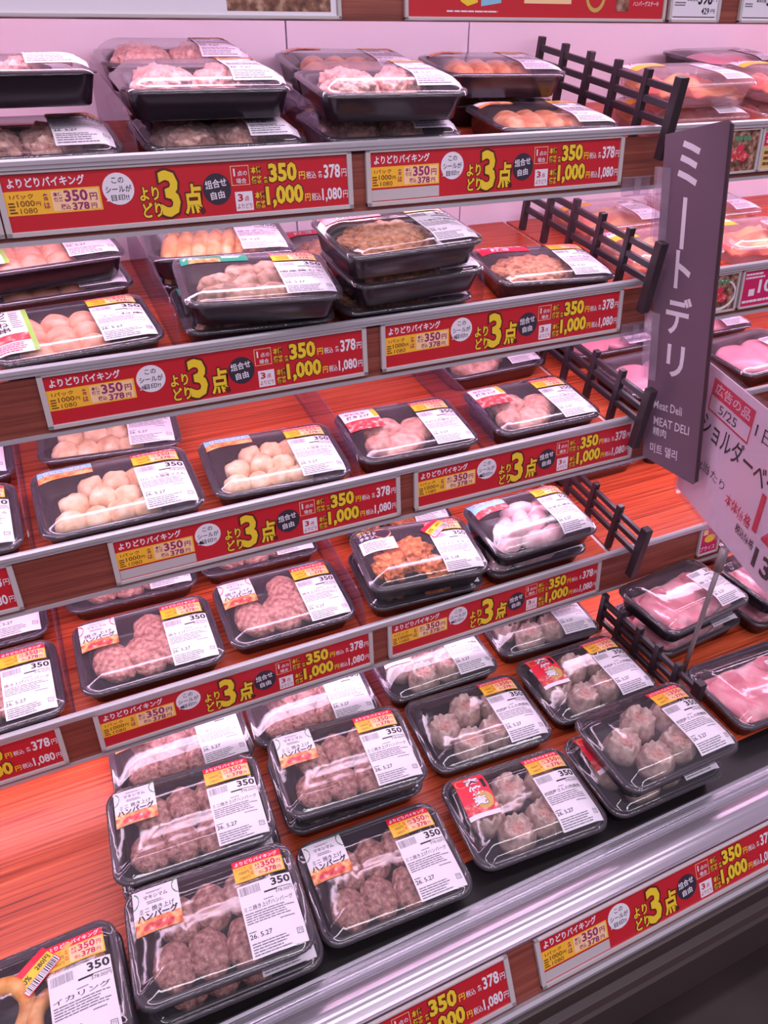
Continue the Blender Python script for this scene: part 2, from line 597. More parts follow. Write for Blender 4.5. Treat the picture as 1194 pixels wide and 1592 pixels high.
q = Vector((0, 0.35, -1)).normalized(); zz = -q; xx = Vector((1, 0, 0)); yy = zz.cross(xx)
lm = Matrix((xx, yy, zz)).transposed().to_4x4(); lm.translation = m @ Vector((0.6, 0.039, -0.0365))
la.parent = r; la.matrix_parent_inverse = m.inverted(); la.matrix_basis = lm

# base of the case
m = shelf_matrix(4)
r = empty('case_base', m)
tag(r, 'bottom deck of the meat case with silver bumper and dark front', 'case base')
vb = (WALL_Y - EDGE[4][0]) / math.cos(BINC) - 0.004
mb = MB(); mb.box(XA, XB, 0.055, vb, -0.03, -0.0045, 'white_metal'); mb.build('deck', r)
mb = MB(); mb.box(XA, XB, 0.130, vb - 0.01, -0.0044, -0.0002, 'wood'); mb.build('wood_board', r)
mb = MB()
mb.box(XA, XB, 0.074, 0.1295, -0.004, -0.0003, 'black_strip')
mb.build('black_strip', r)
mb = MB()
mb.prism([(0.072, -0.03), (0.0735, 0.006), (0.071, 0.0085), (0.068, 0.006), (0.0665, 0.006), (0.064, 0.0095), (0.059, 0.0095), (0.0565, 0.006), (0.055, 0.006), (0.052, 0.008), (0.049, 0.005), (0.049, -0.03)], XA, XB, 'chrome')
mb.build('chrome_edge', r)
prof = [(0.049, -0.02)]
for i in range(15):
    t = i / 14
    prof.append((0.0485 - t * 0.0405, 0.0015 + 0.0105 * math.sin(math.pi * (0.12 + 0.78 * t)) - 0.002 * t))
prof += [(0.0068, 0.0015), (0.0060, 0.004), (0.0046, 0.003), (0.0046, -0.004), (0.03, -0.02)]
mb = MB(); mb.prism(prof, XA, XB, 'bumper'); mb.build('bumper', r, smooth=False)
T = m.inverted() @ tag_matrix(4, 0)
mb = MB(); mb.box(XA, XB, -0.074, -0.001, -0.007, -0.003, 'wood_unlit', T); mb.build('fascia', r)
mb = MB(); mb.prism([(-0.074, -0.012), (-0.0735, 0.003), (-0.078, 0.005), (-0.083, 0.003), (-0.083, -0.012)], XA, XB, 'alu', T); mb.build('lower_lip', r)
# dark front below the rail, in world axes
prof = [(-0.640, 0.366), (-0.652, 0.362), (-0.652, 0.350), (-0.640, 0.346), (-0.640, 0.292), (-0.650, 0.288), (-0.654, 0.276), (-0.650, 0.264), (-0.640, 0.260),
        (-0.640, 0.235), (-0.646, 0.231), (-0.646, 0.222), (-0.632, 0.216), (-0.625, 0.05), (-0.58, 0.03), (-0.58, 0.001), (-0.50, 0.001), (-0.50, 0.36)]
mb = MB(); mb.prism(prof, XA, XB, 'dark_panel', m.inverted()); mb.build('front_panel', r)

# ------------------------------------------------------------------ price strips
def strip_print(blank_bar):
    F = Flat()
    W, H = TAG_W, TAG_H
    def R(u0, u1, v0, v1):
        return (u0 * W, -v1 * H, (u1 - u0) * W, (v1 - v0) * H)
    F.rect(0, -H, W, H, 'red', 0)
    F.text('よりどりバイキング', *R(0.015, 0.215, 0.08, 0.25), 'white', 2, 0.03)
    F.rect(*R(0.0, 0.25, 0.30, 0.71), 'amber', 1)
    F.rect(*R(0.12, 0.245, 0.33, 0.68), 'peach', 2)
    F.text('1パック', *R(0.015, 0.075, 0.35, 0.43), 'brown_ink', 3, 0.01)
    F.text('1000', *R(0.03, 0.075, 0.46, 0.56), 'brown_ink', 3, 0.01)
    F.text('円', *R(0.078, 0.09, 0.49, 0.56), 'brown_ink', 3, 0.01)
    F.text('1080', *R(0.035, 0.078, 0.59, 0.68), 'brown_ink', 3, 0.0)
    F.lines(*R(0.008, 0.028, 0.47, 0.68), 4, 'brown_ink', 3, random.Random(4), 0.5, False)
    F.text('各', *R(0.098, 0.113, 0.36, 0.48), 'purple', 3, 0.02)
    F.text('は', *R(0.098, 0.113, 0.51, 0.62), 'purple', 3, 0.02)
    F.text('本体', *R(0.125, 0.15, 0.35, 0.43), 'purple', 3, 0.02)
    F.text('価格', *R(0.125, 0.15, 0.44, 0.52), 'purple', 3, 0.02)
    F.text('350', *R(0.153, 0.215, 0.33, 0.53), 'purple', 3, 0.03)
    F.text('円', *R(0.22, 0.24, 0.40, 0.53), 'purple', 3, 0.02)
    F.text('税込', *R(0.14, 0.165, 0.56, 0.66), 'purple', 3, 0.02)
    F.text('378', *R(0.17, 0.215, 0.55, 0.68), 'purple', 3, 0.03)
    F.text('円', *R(0.22, 0.235, 0.58, 0.67), 'purple', 3, 0.02)
    if blank_bar:
        F.rect(*R(0.003, 0.25, 0.75, 0.97), 'frame', 1)
    F.ell(0.30 * W, -0.37 * H, 0.0182, 0.0176, 'white', 2)
    F.poly([(0.262 * W, -0.58 * H), (0.272 * W, -0.48 * H), (0.285 * W, -0.56 * H)], 'white', 2)
    F.text('この', *R(0.285, 0.318, 0.17, 0.27), 'ink', 3, 0.01)
    F.text('シールが', *R(0.265, 0.336, 0.31, 0.43), 'ink', 3, 0.01)
    F.text('目印!!', *R(0.277, 0.326, 0.47, 0.58), 'ink', 3, 0.01)
    for s, b in (('より', (0.355, 0.41, 0.37, 0.62)), ('どり', (0.358, 0.413, 0.65, 0.93))):
        F.text(s, *R(*b), 'yellow', 3, 0.03, 'outline', edge_w=0.09)
    F.text('3', *R(0.412, 0.468, 0.10, 0.94), 'yellow', 3, 0.03, 'outline', edge_w=0.06)
    F.text('点', *R(0.478, 0.535, 0.37, 0.92), 'yellow', 3, 0.03, 'outline', edge_w=0.08)
    F.ell(0.58 * W, -0.5 * H, 0.0178, 0.0182, 'navy', 2)
    F.text('組合せ', *R(0.547, 0.612, 0.34, 0.50), 'white', 3, 0.02, rot=6)
    F.text('自由', *R(0.560, 0.602, 0.55, 0.70), 'white', 3, 0.02, rot=6)
    x, y, w_, h_ = R(0.626, 0.682, 0.10, 0.46)
    F.outline(x, y, w_, h_, 0.0007, 'peach', 2)
    F.text('1', *R(0.634, 0.639, 0.15, 0.29), 'white', 3, 0.02)
    F.text('点の', *R(0.646, 0.676, 0.19, 0.29), 'white', 3, 0.01)
    F.text('場合', *R(0.640, 0.672, 0.33, 0.43), 'white', 3, 0.01)
    F.rect(*R(0.632, 0.686, 0.58, 0.94), 'white', 2)
    F.text('3', *R(0.640, 0.656, 0.62, 0.76), 'red', 3, 0.03)
    F.text('点', *R(0.660, 0.675, 0.66, 0.76), 'red', 3, 0.01)
    F.text('よりどり', *R(0.636, 0.682, 0.80, 0.90), 'red', 3, 0.01)
    for dx, v in ((0, 0.13), (0.005, 0.60)):
        F.text('本体', *R(0.688 + dx, 0.720 + dx, v, v + 0.14), 'yellow', 3, 0.02, 'outline', edge_w=0.045)
        F.text('価格', *R(0.688 + dx, 0.720 + dx, v + 0.17, v + 0.32), 'yellow', 3, 0.02, 'outline', edge_w=0.045)
    F.text('各', *R(0.724, 0.739, 0.33, 0.45), 'yellow', 3, 0.02, 'outline', edge_w=0.045)
    F.text('350', *R(0.742, 0.832, 0.09, 0.45), 'yellow', 3, 0.045, 'outline', edge_w=0.085)
    F.text('1,000', *R(0.728, 0.848, 0.51, 0.94), 'yellow', 3, 0.045, 'outline', edge_w=0.085)
    F.text('円', *R(0.838, 0.858, 0.28, 0.43), 'yellow', 3, 0.02)
    F.text('円', *R(0.853, 0.871, 0.71, 0.86), 'yellow', 3, 0.02)
    F.text('税込', *R(0.862, 0.894, 0.29, 0.43), 'white', 3, 0.01)
    F.text('各', *R(0.900, 0.916, 0.29, 0.42), 'white', 3, 0.01)
    F.text('378', *R(0.920, 0.975, 0.18, 0.45), 'white', 3, 0.03)
    F.text('円', *R(0.979, 0.996, 0.28, 0.43), 'white', 3, 0.01)
    F.text('税込', *R(0.875, 0.906, 0.71, 0.86), 'white', 3, 0.01)
    F.text('1,080', *R(0.910, 0.977, 0.63, 0.91), 'white', 3, 0.03)
    F.text('円', *R(0.981, 0.997, 0.70, 0.85), 'white', 3, 0.01)
    return F


def holder(root, w, h, rim=0.0062, up=None):
    mb = MB()
    z0, z1 = -0.0028, 0.0026
    mb.bbox(-rim, 0.0008, -h - rim * 0.8, rim * 0.35, z0, z1, 'frame', 0.0007)
    mb.bbox(w - 0.0008, w + rim, -h - rim * 0.8, rim * 0.35, z0, z1, 'frame', 0.0007)
    mb.bbox(-rim, w + rim, -h - rim * 0.8, -h + 0.0006, z0, z1, 'frame', 0.0007)
    mb.bbox(-rim, w + rim, -0.0010, rim * 0.35, z0, z1, 'frame', 0.0007)
    mb.box(-0.001, w + 0.001, -h - 0.001, 0.0, z0 + 0.0002, -0.0006, 'frame')
    mb.build('holder', root)


def put_print(F, name, root, lift=0.0):
    return F.build(name, root, lambda x, y, l: (x, y, lift + l))


SF = {False: None, True: None}
def price_strip(k, x, bar, label):
    r = empty('price_strip', tag_matrix(k, x))
    tag(r, label, 'price strip', 'red three-for-1,000 price strips')
    holder(r, TAG_W, TAG_H)
    if SF[bar] is None:
        SF[bar] = put_print(strip_print(bar), 'printed_strip', r).data
    else:
        link('printed_strip', SF[bar], r)


for a in [
    (0, 0.1041, False, 'red price strip on the top shelf edge, left one of its two'),
    (0, 0.5566, True, 'red price strip on the top shelf edge, the one nearer the purple sign'),
    (0, -0.330, False, 'red price strip cut by the left picture edge on the top shelf'),
    (1, 0.0969, False, 'red price strip below the peach meatball skewer pack on the second shelf'),
    (1, 0.5515, False, 'red price strip below the stack of three shredded meat packs'),
    (2, 0.1322, True, 'red price strip right of bare wood under the nugget packs, third shelf'),
    (2, 0.5887, False, 'red price strip under the two tender meat packs on the third shelf'),
    (2, -0.4175, False, 'red price strip cut by left picture edge beside bare wood, third shelf'),
    (3, 0.0598, False, 'red price strip under the large hamburg packs on the lowest hanging shelf'),
    (3, 0.5195, False, 'red price strip under the fried chicken and wing packs'),
    (3, -0.4167, False, 'red price strip cut by left picture edge on the lowest hanging shelf'),
    (4, 0.512, True, 'red price strip on the base front, the right one below the bumper'),
    (4, 0.0395, False, 'red price strip on the base front, left one cut by the bottom edge'),
]:
    price_strip(*a)


def card(name, k, x, w, h, F, label, cat, group=None, dy=0.0):
    r = empty(name, tag_matrix(k, x))
    tag(r, label, cat, group)
    holder(r, w, h, 0.004)
    put_print(F, 'printed_card', r)
    return r


R_ = random.Random(11)
HT = 0.0625
F = Flat(); F.rect(0, -HT, 0.42, HT, 'white', 0)
F.text('2個(240g、ソース40g)', 0.05, -0.0475, 0.085, 0.0085, 'ink', 1, 0.012)
F.text('(税込価格', 0.218, -0.046, 0.025, 0.006, 'ink', 1, 0.01)
F.text('753', 0.246, -0.047, 0.022, 0.0095, 'ink', 1, 0.02)
F.text('.84円)', 0.270, -0.0465, 0.02, 0.006, 'ink', 1, 0.01)
F.rect(0.288, -0.058, 0.125, 0.058, 'food_brown', 1)
card('price_card', -1, 0.092, 0.422, HT, F, 'long white price card with dark food photo at the top left', 'price card')
F = Flat(); F.rect(0, -HT, 0.404, HT, 'red', 0)
F.ell(0.285, -0.036, 0.0165, 0.019, 'food_gold', 1)
F.ell(0.285, -0.034, 0.0125, 0.016, 'red', 2)
F.rect(0.17, -0.046, 0.075, 0.03, 'peach', 1)
F.rect(0.32, -0.053, 0.022, 0.022, 'food_brown', 1)
F.text('ハンバーグステーキ', 0.35, -0.047, 0.045, 0.006, 'white', 1, 0.01)
F.poly([(0.075, -0.045), (0.085, -0.05), (0.10, -0.046), (0.10, -0.03), (0.075, -0.03)], 'yellow', 1)
F.poly([(0.105, -0.05), (0.135, -0.046), (0.135, -0.03), (0.105, -0.03)], 'blue', 1)
F.lines(0.055, -0.057, 0.09, 0.003, 1, 'white', 1, R_)
card('promotion_card', -1, 0.606, 0.404, HT, F, 'long red promotion card with golden laurel wreath at the top', 'promotion card')
for x, s, wd, lb in ((1.025, '398', 0.088, 'small white 398 yen price card at the top beside the red card'), (1.160, '398', 0.088, 'small white price card cut off at the top right corner')):
    F = Flat(); F.rect(0, -HT, wd, HT, 'white', 0)
    if s:
        F.text('本体価格', 0.028, -0.040, 0.02, 0.006, 'ink', 1, 0.01)
        F.text(s, 0.049, -0.044, 0.027, 0.016, 'ink', 1, 0.03)
        F.text('円', 0.0775, -0.040, 0.007, 0.007, 'ink', 1, 0.01)
        F.text('429', 0.057, -0.0555, 0.015, 0.008, 'ink', 1, 0.02)
        F.text('円', 0.0745, -0.054, 0.008, 0.005, 'ink', 1, 0.01)
        F.lines(0.006, -0.046, 0.02, 0.006, 2, 'grey_ink', 1, R_)
        F.rect(0.004, -0.0595, wd - 0.008, 0.0012, 'outline', 1)
    card('price_card', -1, x, wd, HT, F, lb, 'price card')


def meat_photo(F, w, h, plate):
    F.rect(0, -h, w, h, 'food_brown', 0)
    if plate:
        F.ell(w * 0.5, -h * 0.56, w * 0.52, h * 0.42, 'white', 1)
        F.ell(w * 0.5, -h * 0.54, w * 0.46, h * 0.36, 'food_brown', 2)
    rn = random.Random(7)
    for i in range(14):
        a = rn.uniform(0, 6.28)
        q = rn.uniform(0, 0.30)
        F.ell(w * (0.5 + q * math.cos(a)), -h * (0.56 + q * 0.8 * math.sin(a)), w * rn.uniform(0.07, 0.15), h * rn.uniform(0.05, 0.1), rn.choice(['food_red', 'food_red', 'card_red']), 3 + i * 0.3)
    for i in range(4):
        F.ell(w * (0.3 + 0.13 * i), -h * 0.2, w * 0.06, h * 0.06, 'green', 3)


F = Flat(); meat_photo(F, 0.072, HT, False)
card('photo_card', 0, 1.195, 0.072, HT, F, 'photo card of sliced red meat right of the purple sign, top shelf', 'photo card')
F = Flat(); F.rect(0, -HT, 0.1, HT, 'skin_tone', 0); F.rect(0.004, -0.026, 0.092, 0.02, 'magenta', 1); F.text('お買得', 0.008, -0.023, 0.05, 0.014, 'white', 2, 0.02); F.lines(0.008, -0.058, 0.08, 0.026, 3, 'brown_ink', 1, R_)
card('promotion_card', 0, 1.277, 0.1, HT, F, 'tan promotion card at the right picture edge on the top shelf', 'promotion card')
F = Flat(); meat_photo(F, 0.072, HT, True)
card('photo_card', 1, 1.158, 0.072, HT, F, 'photo card of meat in a white bowl beside the purple sign', 'photo card')
F = Flat(); F.rect(0, -HT, 0.2, HT, 'magenta', 0)
F.text('100', 0.040, -0.042, 0.055, 0.024, 'white', 1, 0.03); F.rect(0.018, -0.045, 0.014, 0.012, 'white', 1); F.lines(0.006, -0.016, 0.05, 0.012, 2, 'white', 1, R_); F.lines(0.006, -0.058, 0.08, 0.008, 1, 'white', 1, R_)
card('promotion_card', 1, 1.244, 0.2, HT, F, 'magenta promotion card at the right picture edge on the second shelf', 'promotion card')
F = Flat(); F.rect(0, -0.058, 0.046, 0.058, 'magenta', 0)
F.ell(0.025, -0.026, 0.014, 0.009, 'yellow', 1); F.rect(0.006, -0.016, 0.012, 0.012, 'peach', 1); F.text('プライス', 0.004, -0.053, 0.038, 0.011, 'white', 1, 0.02)
card('promotion_card', 3, 1.190, 0.046, 0.058, F, 'small magenta card on the edge of the bare wooden shelf', 'promotion card')

# ------------------------------------------------------------------ lattice dividers
def lattice(k, x, v0, label, length=0.362, hh=0.086, lean=0.0):
    m = shelf_matrix(k) @ Matrix.Translation((x, v0, 0)) @ Matrix.Rotation(lean, 4, 'Z')
    r = empty('lattice_divider', m)
    tag(r, label, 'divider', 'black lattice dividers')
    t = 0.0056
    mb = MB(); mb.bbox(-t * 1.35, t * 1.35, -t * 1.45, t * 1.45, -0.027 if k < 4 else 0.0005, hh, 'fence', 0.0015); mb.build('post', r)
    n = 5
    for i in range(1, n + 1):
        y = length * i / n
        mb = MB(); mb.bbox(-t, t, y - t, y + t, 0.0002 - DROP[k], hh - 0.002, 'fence', 0.0012); mb.build('post', r)
    for z in (0.067, 0.045, 0.0225):
        mb = MB(); mb.bbox(-t * 0.7, t * 0.7, 0, length, z - 0.0048, z + 0.0048, 'fence', 0.001); mb.build('rail', r)


for a in [(0, 1.036, -0.031, 'black lattice divider on the top shelf, nearest the white wall'),
          (1, 1.000, -0.031, 'black lattice divider on the second shelf beside the orange shredded meat'),
          (2, 0.996, -0.031, 'black lattice divider on the third shelf beside the tender meat pack'),
          (3, 0.997, -0.031, 'black lattice divider between pale wings and the bare wooden board'),
          (4, 0.952, 0.20, 'black lattice divider on the base deck beside the pink pork', 0.24)]:
    lattice(*a)

# ------------------------------------------------------------------ clear lane dividers
def acrylic(k, x, v0, length, h, label):
    r = tag(MB_acrylic(length, h).build('acrylic_divider'), label, 'divider', 'clear acrylic lane dividers')
    r.matrix_world = shelf_matrix(k) @ Matrix.Translation((x, v0, 0.0003 - DROP[k]))


def MB_acrylic(L, h):
    mb = MB()
    pr = [(0, 0)]
    rr = min(0.05, h)
    for i in range(9):
        a = math.radians(180 - 90 * i / 8)
        pr.append((rr + rr * math.cos(a), h - rr + rr * math.sin(a)))
    pr += [(L, h), (L, 0)]
    mb.prism(pr, -0.001, 0.001, 'acrylic')
    mb.prism([(0.01, 0), (0.01, 0.004), (L, 0.004), (L, 0)], 0.001, 0.0025, 'acrylic')
    return mb


for a in [(0, 0.2610, 0.012, 0.33, 0.075, 'clear acrylic divider left of the pale meat stack on the top shelf'),
          (0, 0.4945, 0.012, 0.33, 0.075, 'clear acrylic divider between the two pale meat stacks, top shelf'),
          (1, 0.268, 0.012, 0.36, 0.075, 'clear acrylic divider between peach meatballs and green labelled packs'),
          (1, 0.7190, 0.012, 0.36, 0.085, 'clear acrylic divider right of the stack of three shredded meat packs'),
          (2, 0.036, 0.012, 0.38, 0.06, 'clear acrylic divider left of the pale nugget packs, third shelf'),
          (2, 0.4965, 0.012, 0.38, 0.07, 'clear acrylic divider between nuggets and tender meat, third shelf'),
          (2, 0.7320, 0.012, 0.38, 0.07, 'clear acrylic divider between the two tender meat packs'),
          (3, 0.030, 0.012, 0.40, 0.06, 'clear acrylic divider left of the large hamburg packs'),
          (3, 0.4795, 0.012, 0.40, 0.07, 'clear acrylic divider between large hamburg and fried chicken packs'),
          (4, 0.4925, 0.40, 0.30, 0.058, 'clear acrylic divider at the back of the base beside dumplings')]:
    acrylic(*a)

# ------------------------------------------------------------------ hanging sign and price card on a pole
SA = math.radians(20.5)
sh = Vector((math.sin(SA), -math.cos(SA), 0))
BL = Vector((1.014, -0.1334, Z0 - 0.4906))
up = Vector((0.010, 0.094, 0.508))
nrm = sh.cross(up).normalized()
if nrm.x > 0:
    nrm = -nrm
r = empty('hanging_sign', Matrix.Translation(BL))
tag(r, 'tall purple-brown hanging sign reading meat deli in white', 'sign')
SW = 0.100
H_ = up.length
ue = up.normalized()
def sp(u, v, l=0.0):
    return sh * u + ue * v + nrm * l
mb = MB()
corner = [(0, 0.0), (SW - 0.006, -0.019), (SW, -0.013), (SW, 0.524), (SW - 0.006, 0.530), (0.0, H_ - 0.012)]
n = len(corner)
mb.add([sp(u, v, l) for l in (0.0, -0.005) for u, v in corner], [tuple(range(n)), tuple(range(2 * n - 1, n - 1, -1))], 'sign')
mb.add([sp(u, v, l) for l in (0.0, -0.005) for u, v in corner], [(i, (i + 1) % n, n + (i + 1) % n, n + i) for i in range(n)], 'sign_edge')
mb.add([sp(SW + a, v, l) for l in (0.0005, -0.0055) for a, v in ((-0.0035, -0.012), (0.0005, -0.012), (0.0005, 0.525), (-0.0035, 0.525))],
       [(0, 1, 2, 3), (7, 6, 5, 4), (0, 4, 5, 1), (1, 5, 6, 2), (2, 6, 7, 3), (3, 7, 4, 0)], 'sign_edge')
mb.build('panel', r)
F = Flat()
def stroke(pts, wd):
    for (x0, y0), (x1, y1) in zip(pts[:-1], pts[1:]):
        d = Vector((x1 - x0, y1 - y0)); q = Vector((-d.y, d.x)).normalized() * wd / 2
        F.poly([(x0 - q.x, y0 - q.y), (x1 - q.x, y1 - q.y), (x1 + q.x, y1 + q.y), (x0 + q.x, y0 + q.y)], 'sign_text', 1)
def letter_part(name, parent, F, fn):
    return F.build(name, parent, fn)


def on_sign(x, y, l):
    return sp(x, y, 0.0002 + l)


F.text('ミ', 0.024, 0.439, 0.033, 0.060, 'sign_text', 1, 0.02)
F.rect(0.0365, 0.348, 0.0065, 0.074, 'sign_text', 1)
F.text('ト', 0.032, 0.289, 0.026, 0.057, 'sign_text', 1, 0.02)
F.text('デ', 0.023, 0.218, 0.042, 0.060, 'sign_text', 1, 0.02)
F.text('リ', 0.030, 0.150, 0.030, 0.052, 'sign_text', 1, 0.02)
letter_part('title_lettering', r, F, on_sign)
for s_, b_ in (('Meat Deli', (0.014, 0.090, 0.050, 0.0145)), ('MEAT DELI', (0.016, 0.062, 0.063, 0.0145)), ('精肉', (0.016, 0.044, 0.024, 0.0145)), ('미트 델리', (0.013, 0.012, 0.049, 0.0175))):
    F = Flat()
    F.text(s_, *b_, 'sign_text', 1, 0.008)
    letter_part('caption_lettering', r, F, on_sign)
for v in (0.405, 0.19):
    mb = MB()
    for l0, l1 in ((0.0012, 0.0026), (-0.0082, -0.0068)):
        vs = [sp(u, vv, l) for l in (l0, l1) for u, vv in ((-0.012, v - 0.055), (0.014, v - 0.055), (0.014, v + 0.055), (-0.012, v + 0.055))]
        mb.add(vs, [(0, 1, 2, 3), (7, 6, 5, 4), (0, 4, 5, 1), (1, 5, 6, 2), (2, 6, 7, 3), (3, 7, 4, 0)], 'clip')
    o = mb.build('clear_clip', r)
    o['label'] = 'clear plastic clip'
for k, x, lb in ((0, 0.985, 'clear plastic sign clip on the top shelf edge beside the lattice'), (1, 0.980, 'clear plastic sign clip on the second shelf edge beside the lattice')):
    rr = tag(empty('sign_clip', tag_matrix(k, x)), lb, 'clip', 'clear sign clips')
    mb = MB()
    mb.box(0, 0.055, -0.084, -0.056, 0.002, 0.0035, 'clip')
    mb.box(0, 0.055, -0.084, -0.0825, 0.0035, 0.014, 'clip')
    mb.box(0, 0.055, -0.0575, -0.056, 0.0035, 0.014, 'clip')
    mb.box(0.018, 0.030, -0.082, -0.058, 0.010, 0.0115, 'clip')
    mb.build('bracket', rr)

CA = math.radians(20.0)
ch = Vector((-math.sin(CA), -math.cos(CA), 0))
PB = Vector((1.0135, -0.3303, Z0 - 0.8390))
PT = Vector((1.030, -0.3303, Z0 - 0.568))
r = empty('price_stand', Matrix.Translation(PB))
tag(r, 'large pale pink price card on a grey pole at the right', 'price stand')
mb = MB(); mb.tube([(0, 0, 0.001), (0, 0, 0.006)], 0.012, 'pole', 20)
mb.tube([(0, 0, 0.006)] + [tuple((PT - PB) * t) for t in (0.3, 0.6, 0.86)], 0.0042, 'pole', 12)
mb.build('pole', r, True)
mb = MB(); mb.tube([tuple((PT - PB) * 0.84), tuple((PT - PB) * 1.0)], 0.0075, 'pole', 12)
mb.build('clamp', r, True)
T = Matrix((ch, Vector((0, 0, 1)), ch.cross(Vector((0, 0, 1))))).transposed().to_4x4()
T.translation = PT - PB
if T.col[2].x > 0:
    pass
cw0, cw1, chh = -0.195, 0.165, 0.245
mb = MB(); mb.box(cw0, cw1, 0.004, chh, -0.002, -0.0004, 'card_pink', T); card_o = mb.build('card', r)
mb = MB(); mb.box(cw0 - 0.006, cw1 + 0.006, -0.002, chh + 0.006, 0.0016, 0.0026, 'sleeve', T)
mb.box(cw0 - 0.006, cw1 + 0.006, -0.002, chh + 0.006, -0.0042, -0.0032, 'sleeve', T)
mb.box(cw0 - 0.006, cw1 + 0.006, -0.003, -0.002, -0.0042, 0.0026, 'sleeve', T); mb.build('clear_sleeve', r)
def on_card(x, y, l):
    return T @ Vector((x, y, 0.0 + l))


F = Flat()
F.rect(-0.152, 0.205, 0.133, 0.026, 'card_red', 1)
F.text('広告の品', -0.142, 0.209, 0.112, 0.018, 'white', 2, 0.01)
F.outline(-0.152, 0.176, 0.133, 0.030, 0.003, 'card_red', 1)
F.text('5/25', -0.118, 0.183, 0.058, 0.015, 'ink', 1, 0.0)
F.text('1日', -0.008, 0.196, 0.050, 0.022, 'ink', 1, 0.0)
F.build('advert_notice', card_o, on_card)
F = Flat()
F.text('ショルダーベーコン', -0.158, 0.132, 0.310, 0.040, 'ink', 1, 0.012)
F.build('item_name', card_o, on_card)
F = Flat()
F.text('100g当たり', -0.175, 0.074, 0.128, 0.020, 'ink', 1, 0.0)
F.text('本体価格', -0.036, 0.063, 0.080, 0.021, 'card_red', 1, 0.01)
F.text('128', 0.050, 0.068, 0.11, 0.066, 'card_red', 1, 0.03)
F.build('unit_price', card_o, on_card)
F = Flat()
F.text('税込価格', 0.010, 0.040, 0.056, 0.016, 'ink', 1, 0.01)
F.text('138', 0.072, 0.020, 0.085, 0.034, 'ink', 1, 0.03)
F.build('tax_price', card_o, on_card)

# ------------------------------------------------------------------ food
def blob(mb, c, rad, key, amp=0.10, sc=60, seed=0, rot=0.0, flat=0.0, sub=3, tilt=0.0):
    bm = bmesh.new()
    bmesh.ops.create_icosphere(bm, subdivisions=sub, radius=1)
    off = Vector((seed * 7.31, seed * 3.17, seed * 1.93))
    E_ = Euler((tilt, 0, rot)).to_matrix()
    vs = []
    for v in bm.verts:
        p = v.co.normalized()
        q = Vector((p.x * rad[0], p.y * rad[1], p.z * rad[2]))
        d = noise.noise(q * sc + off) * amp + noise.noise(q * sc * 2.6 + off) * amp * 0.5
        q = q * (1 + d)
        if flat and q.z < -rad[2] * flat:
            q.z = -rad[2] * flat
        vs.append(E_ @ q + Vector(c))
    bm.verts.index_update()
    mb.add(vs, [[v.index for v in f.verts] for f in bm.faces], key)
    bm.free()


def dumpling(mb, c, r, h, seed):
    rn = random.Random(seed)
    prof = [(0.0, 0.0), (0.70, 0.0), (0.92, 0.10), (1.0, 0.32), (0.97, 0.58), (0.86, 0.80), (0.78, 0.96), (0.72, 1.06), (0.62, 1.04), (0.52, 0.93), (0.36, 0.92)]
    n = 66
    loops = []
    ph = rn.uniform(0, 6)
    for rr, zz in prof[1:]:
        L = []
        for k in range(n):
            a = 2 * math.pi * k / n
            pl = (0.055 + 0.05 * noise.noise(Vector((math.cos(a) * 3, math.sin(a) * 3, seed * 2.0)))) * math.sin(11 * a + ph + zz * 1.2) * zz + 0.13 * noise.noise(Vector((math.cos(a) * 1.7 + seed, math.sin(a) * 1.7, zz * 2)))
            rad = r * (rr + pl)
            z = h * (zz + (0.12 * noise.noise(Vector((math.cos(a) * 2.5, math.sin(a) * 2.5 + seed, 3))) if zz > 0.5 else 0))
            L.append(Vector((c[0] + rad * math.cos(a), c[1] + rad * math.sin(a), c[2] + z)))
        loops.append(L)
    mb.loft(loops, 'dumpling', cap0=True)
    last = loops[-1]
    b = len(mb.v)
    cc = Vector((c[0], c[1], c[2] + h * 0.95))
    fill = MB()
    fill.add([cc] + last, [(0, 1 + k, 1 + (k + 1) % n) for k in range(n)], 'dumpling_fill')
    mb.sub = ('filling', fill)


def torus(mb, c, R, r, key, seed, tilt=(0, 0)):
    loops = []
    E_ = Euler((tilt[0], tilt[1], 0)).to_matrix()
    for i in range(28):
        a = 2 * math.pi * i / 28
        L = []
        for k in range(12):
            b = 2 * math.pi * k / 12
            d = 1 + 0.18 * noise.noise(Vector((math.cos(a) * 2 + seed, math.sin(a) * 2, b * 0.2)))
            L.append(Vector(c) + E_ @ Vector(((R + r * d * math.cos(b)) * math.cos(a), (R + r * d * math.cos(b)) * math.sin(a), r * d * math.sin(b))))
        loops.append(L)
    loops.append(loops[0])
    mb.loft(loops, key)


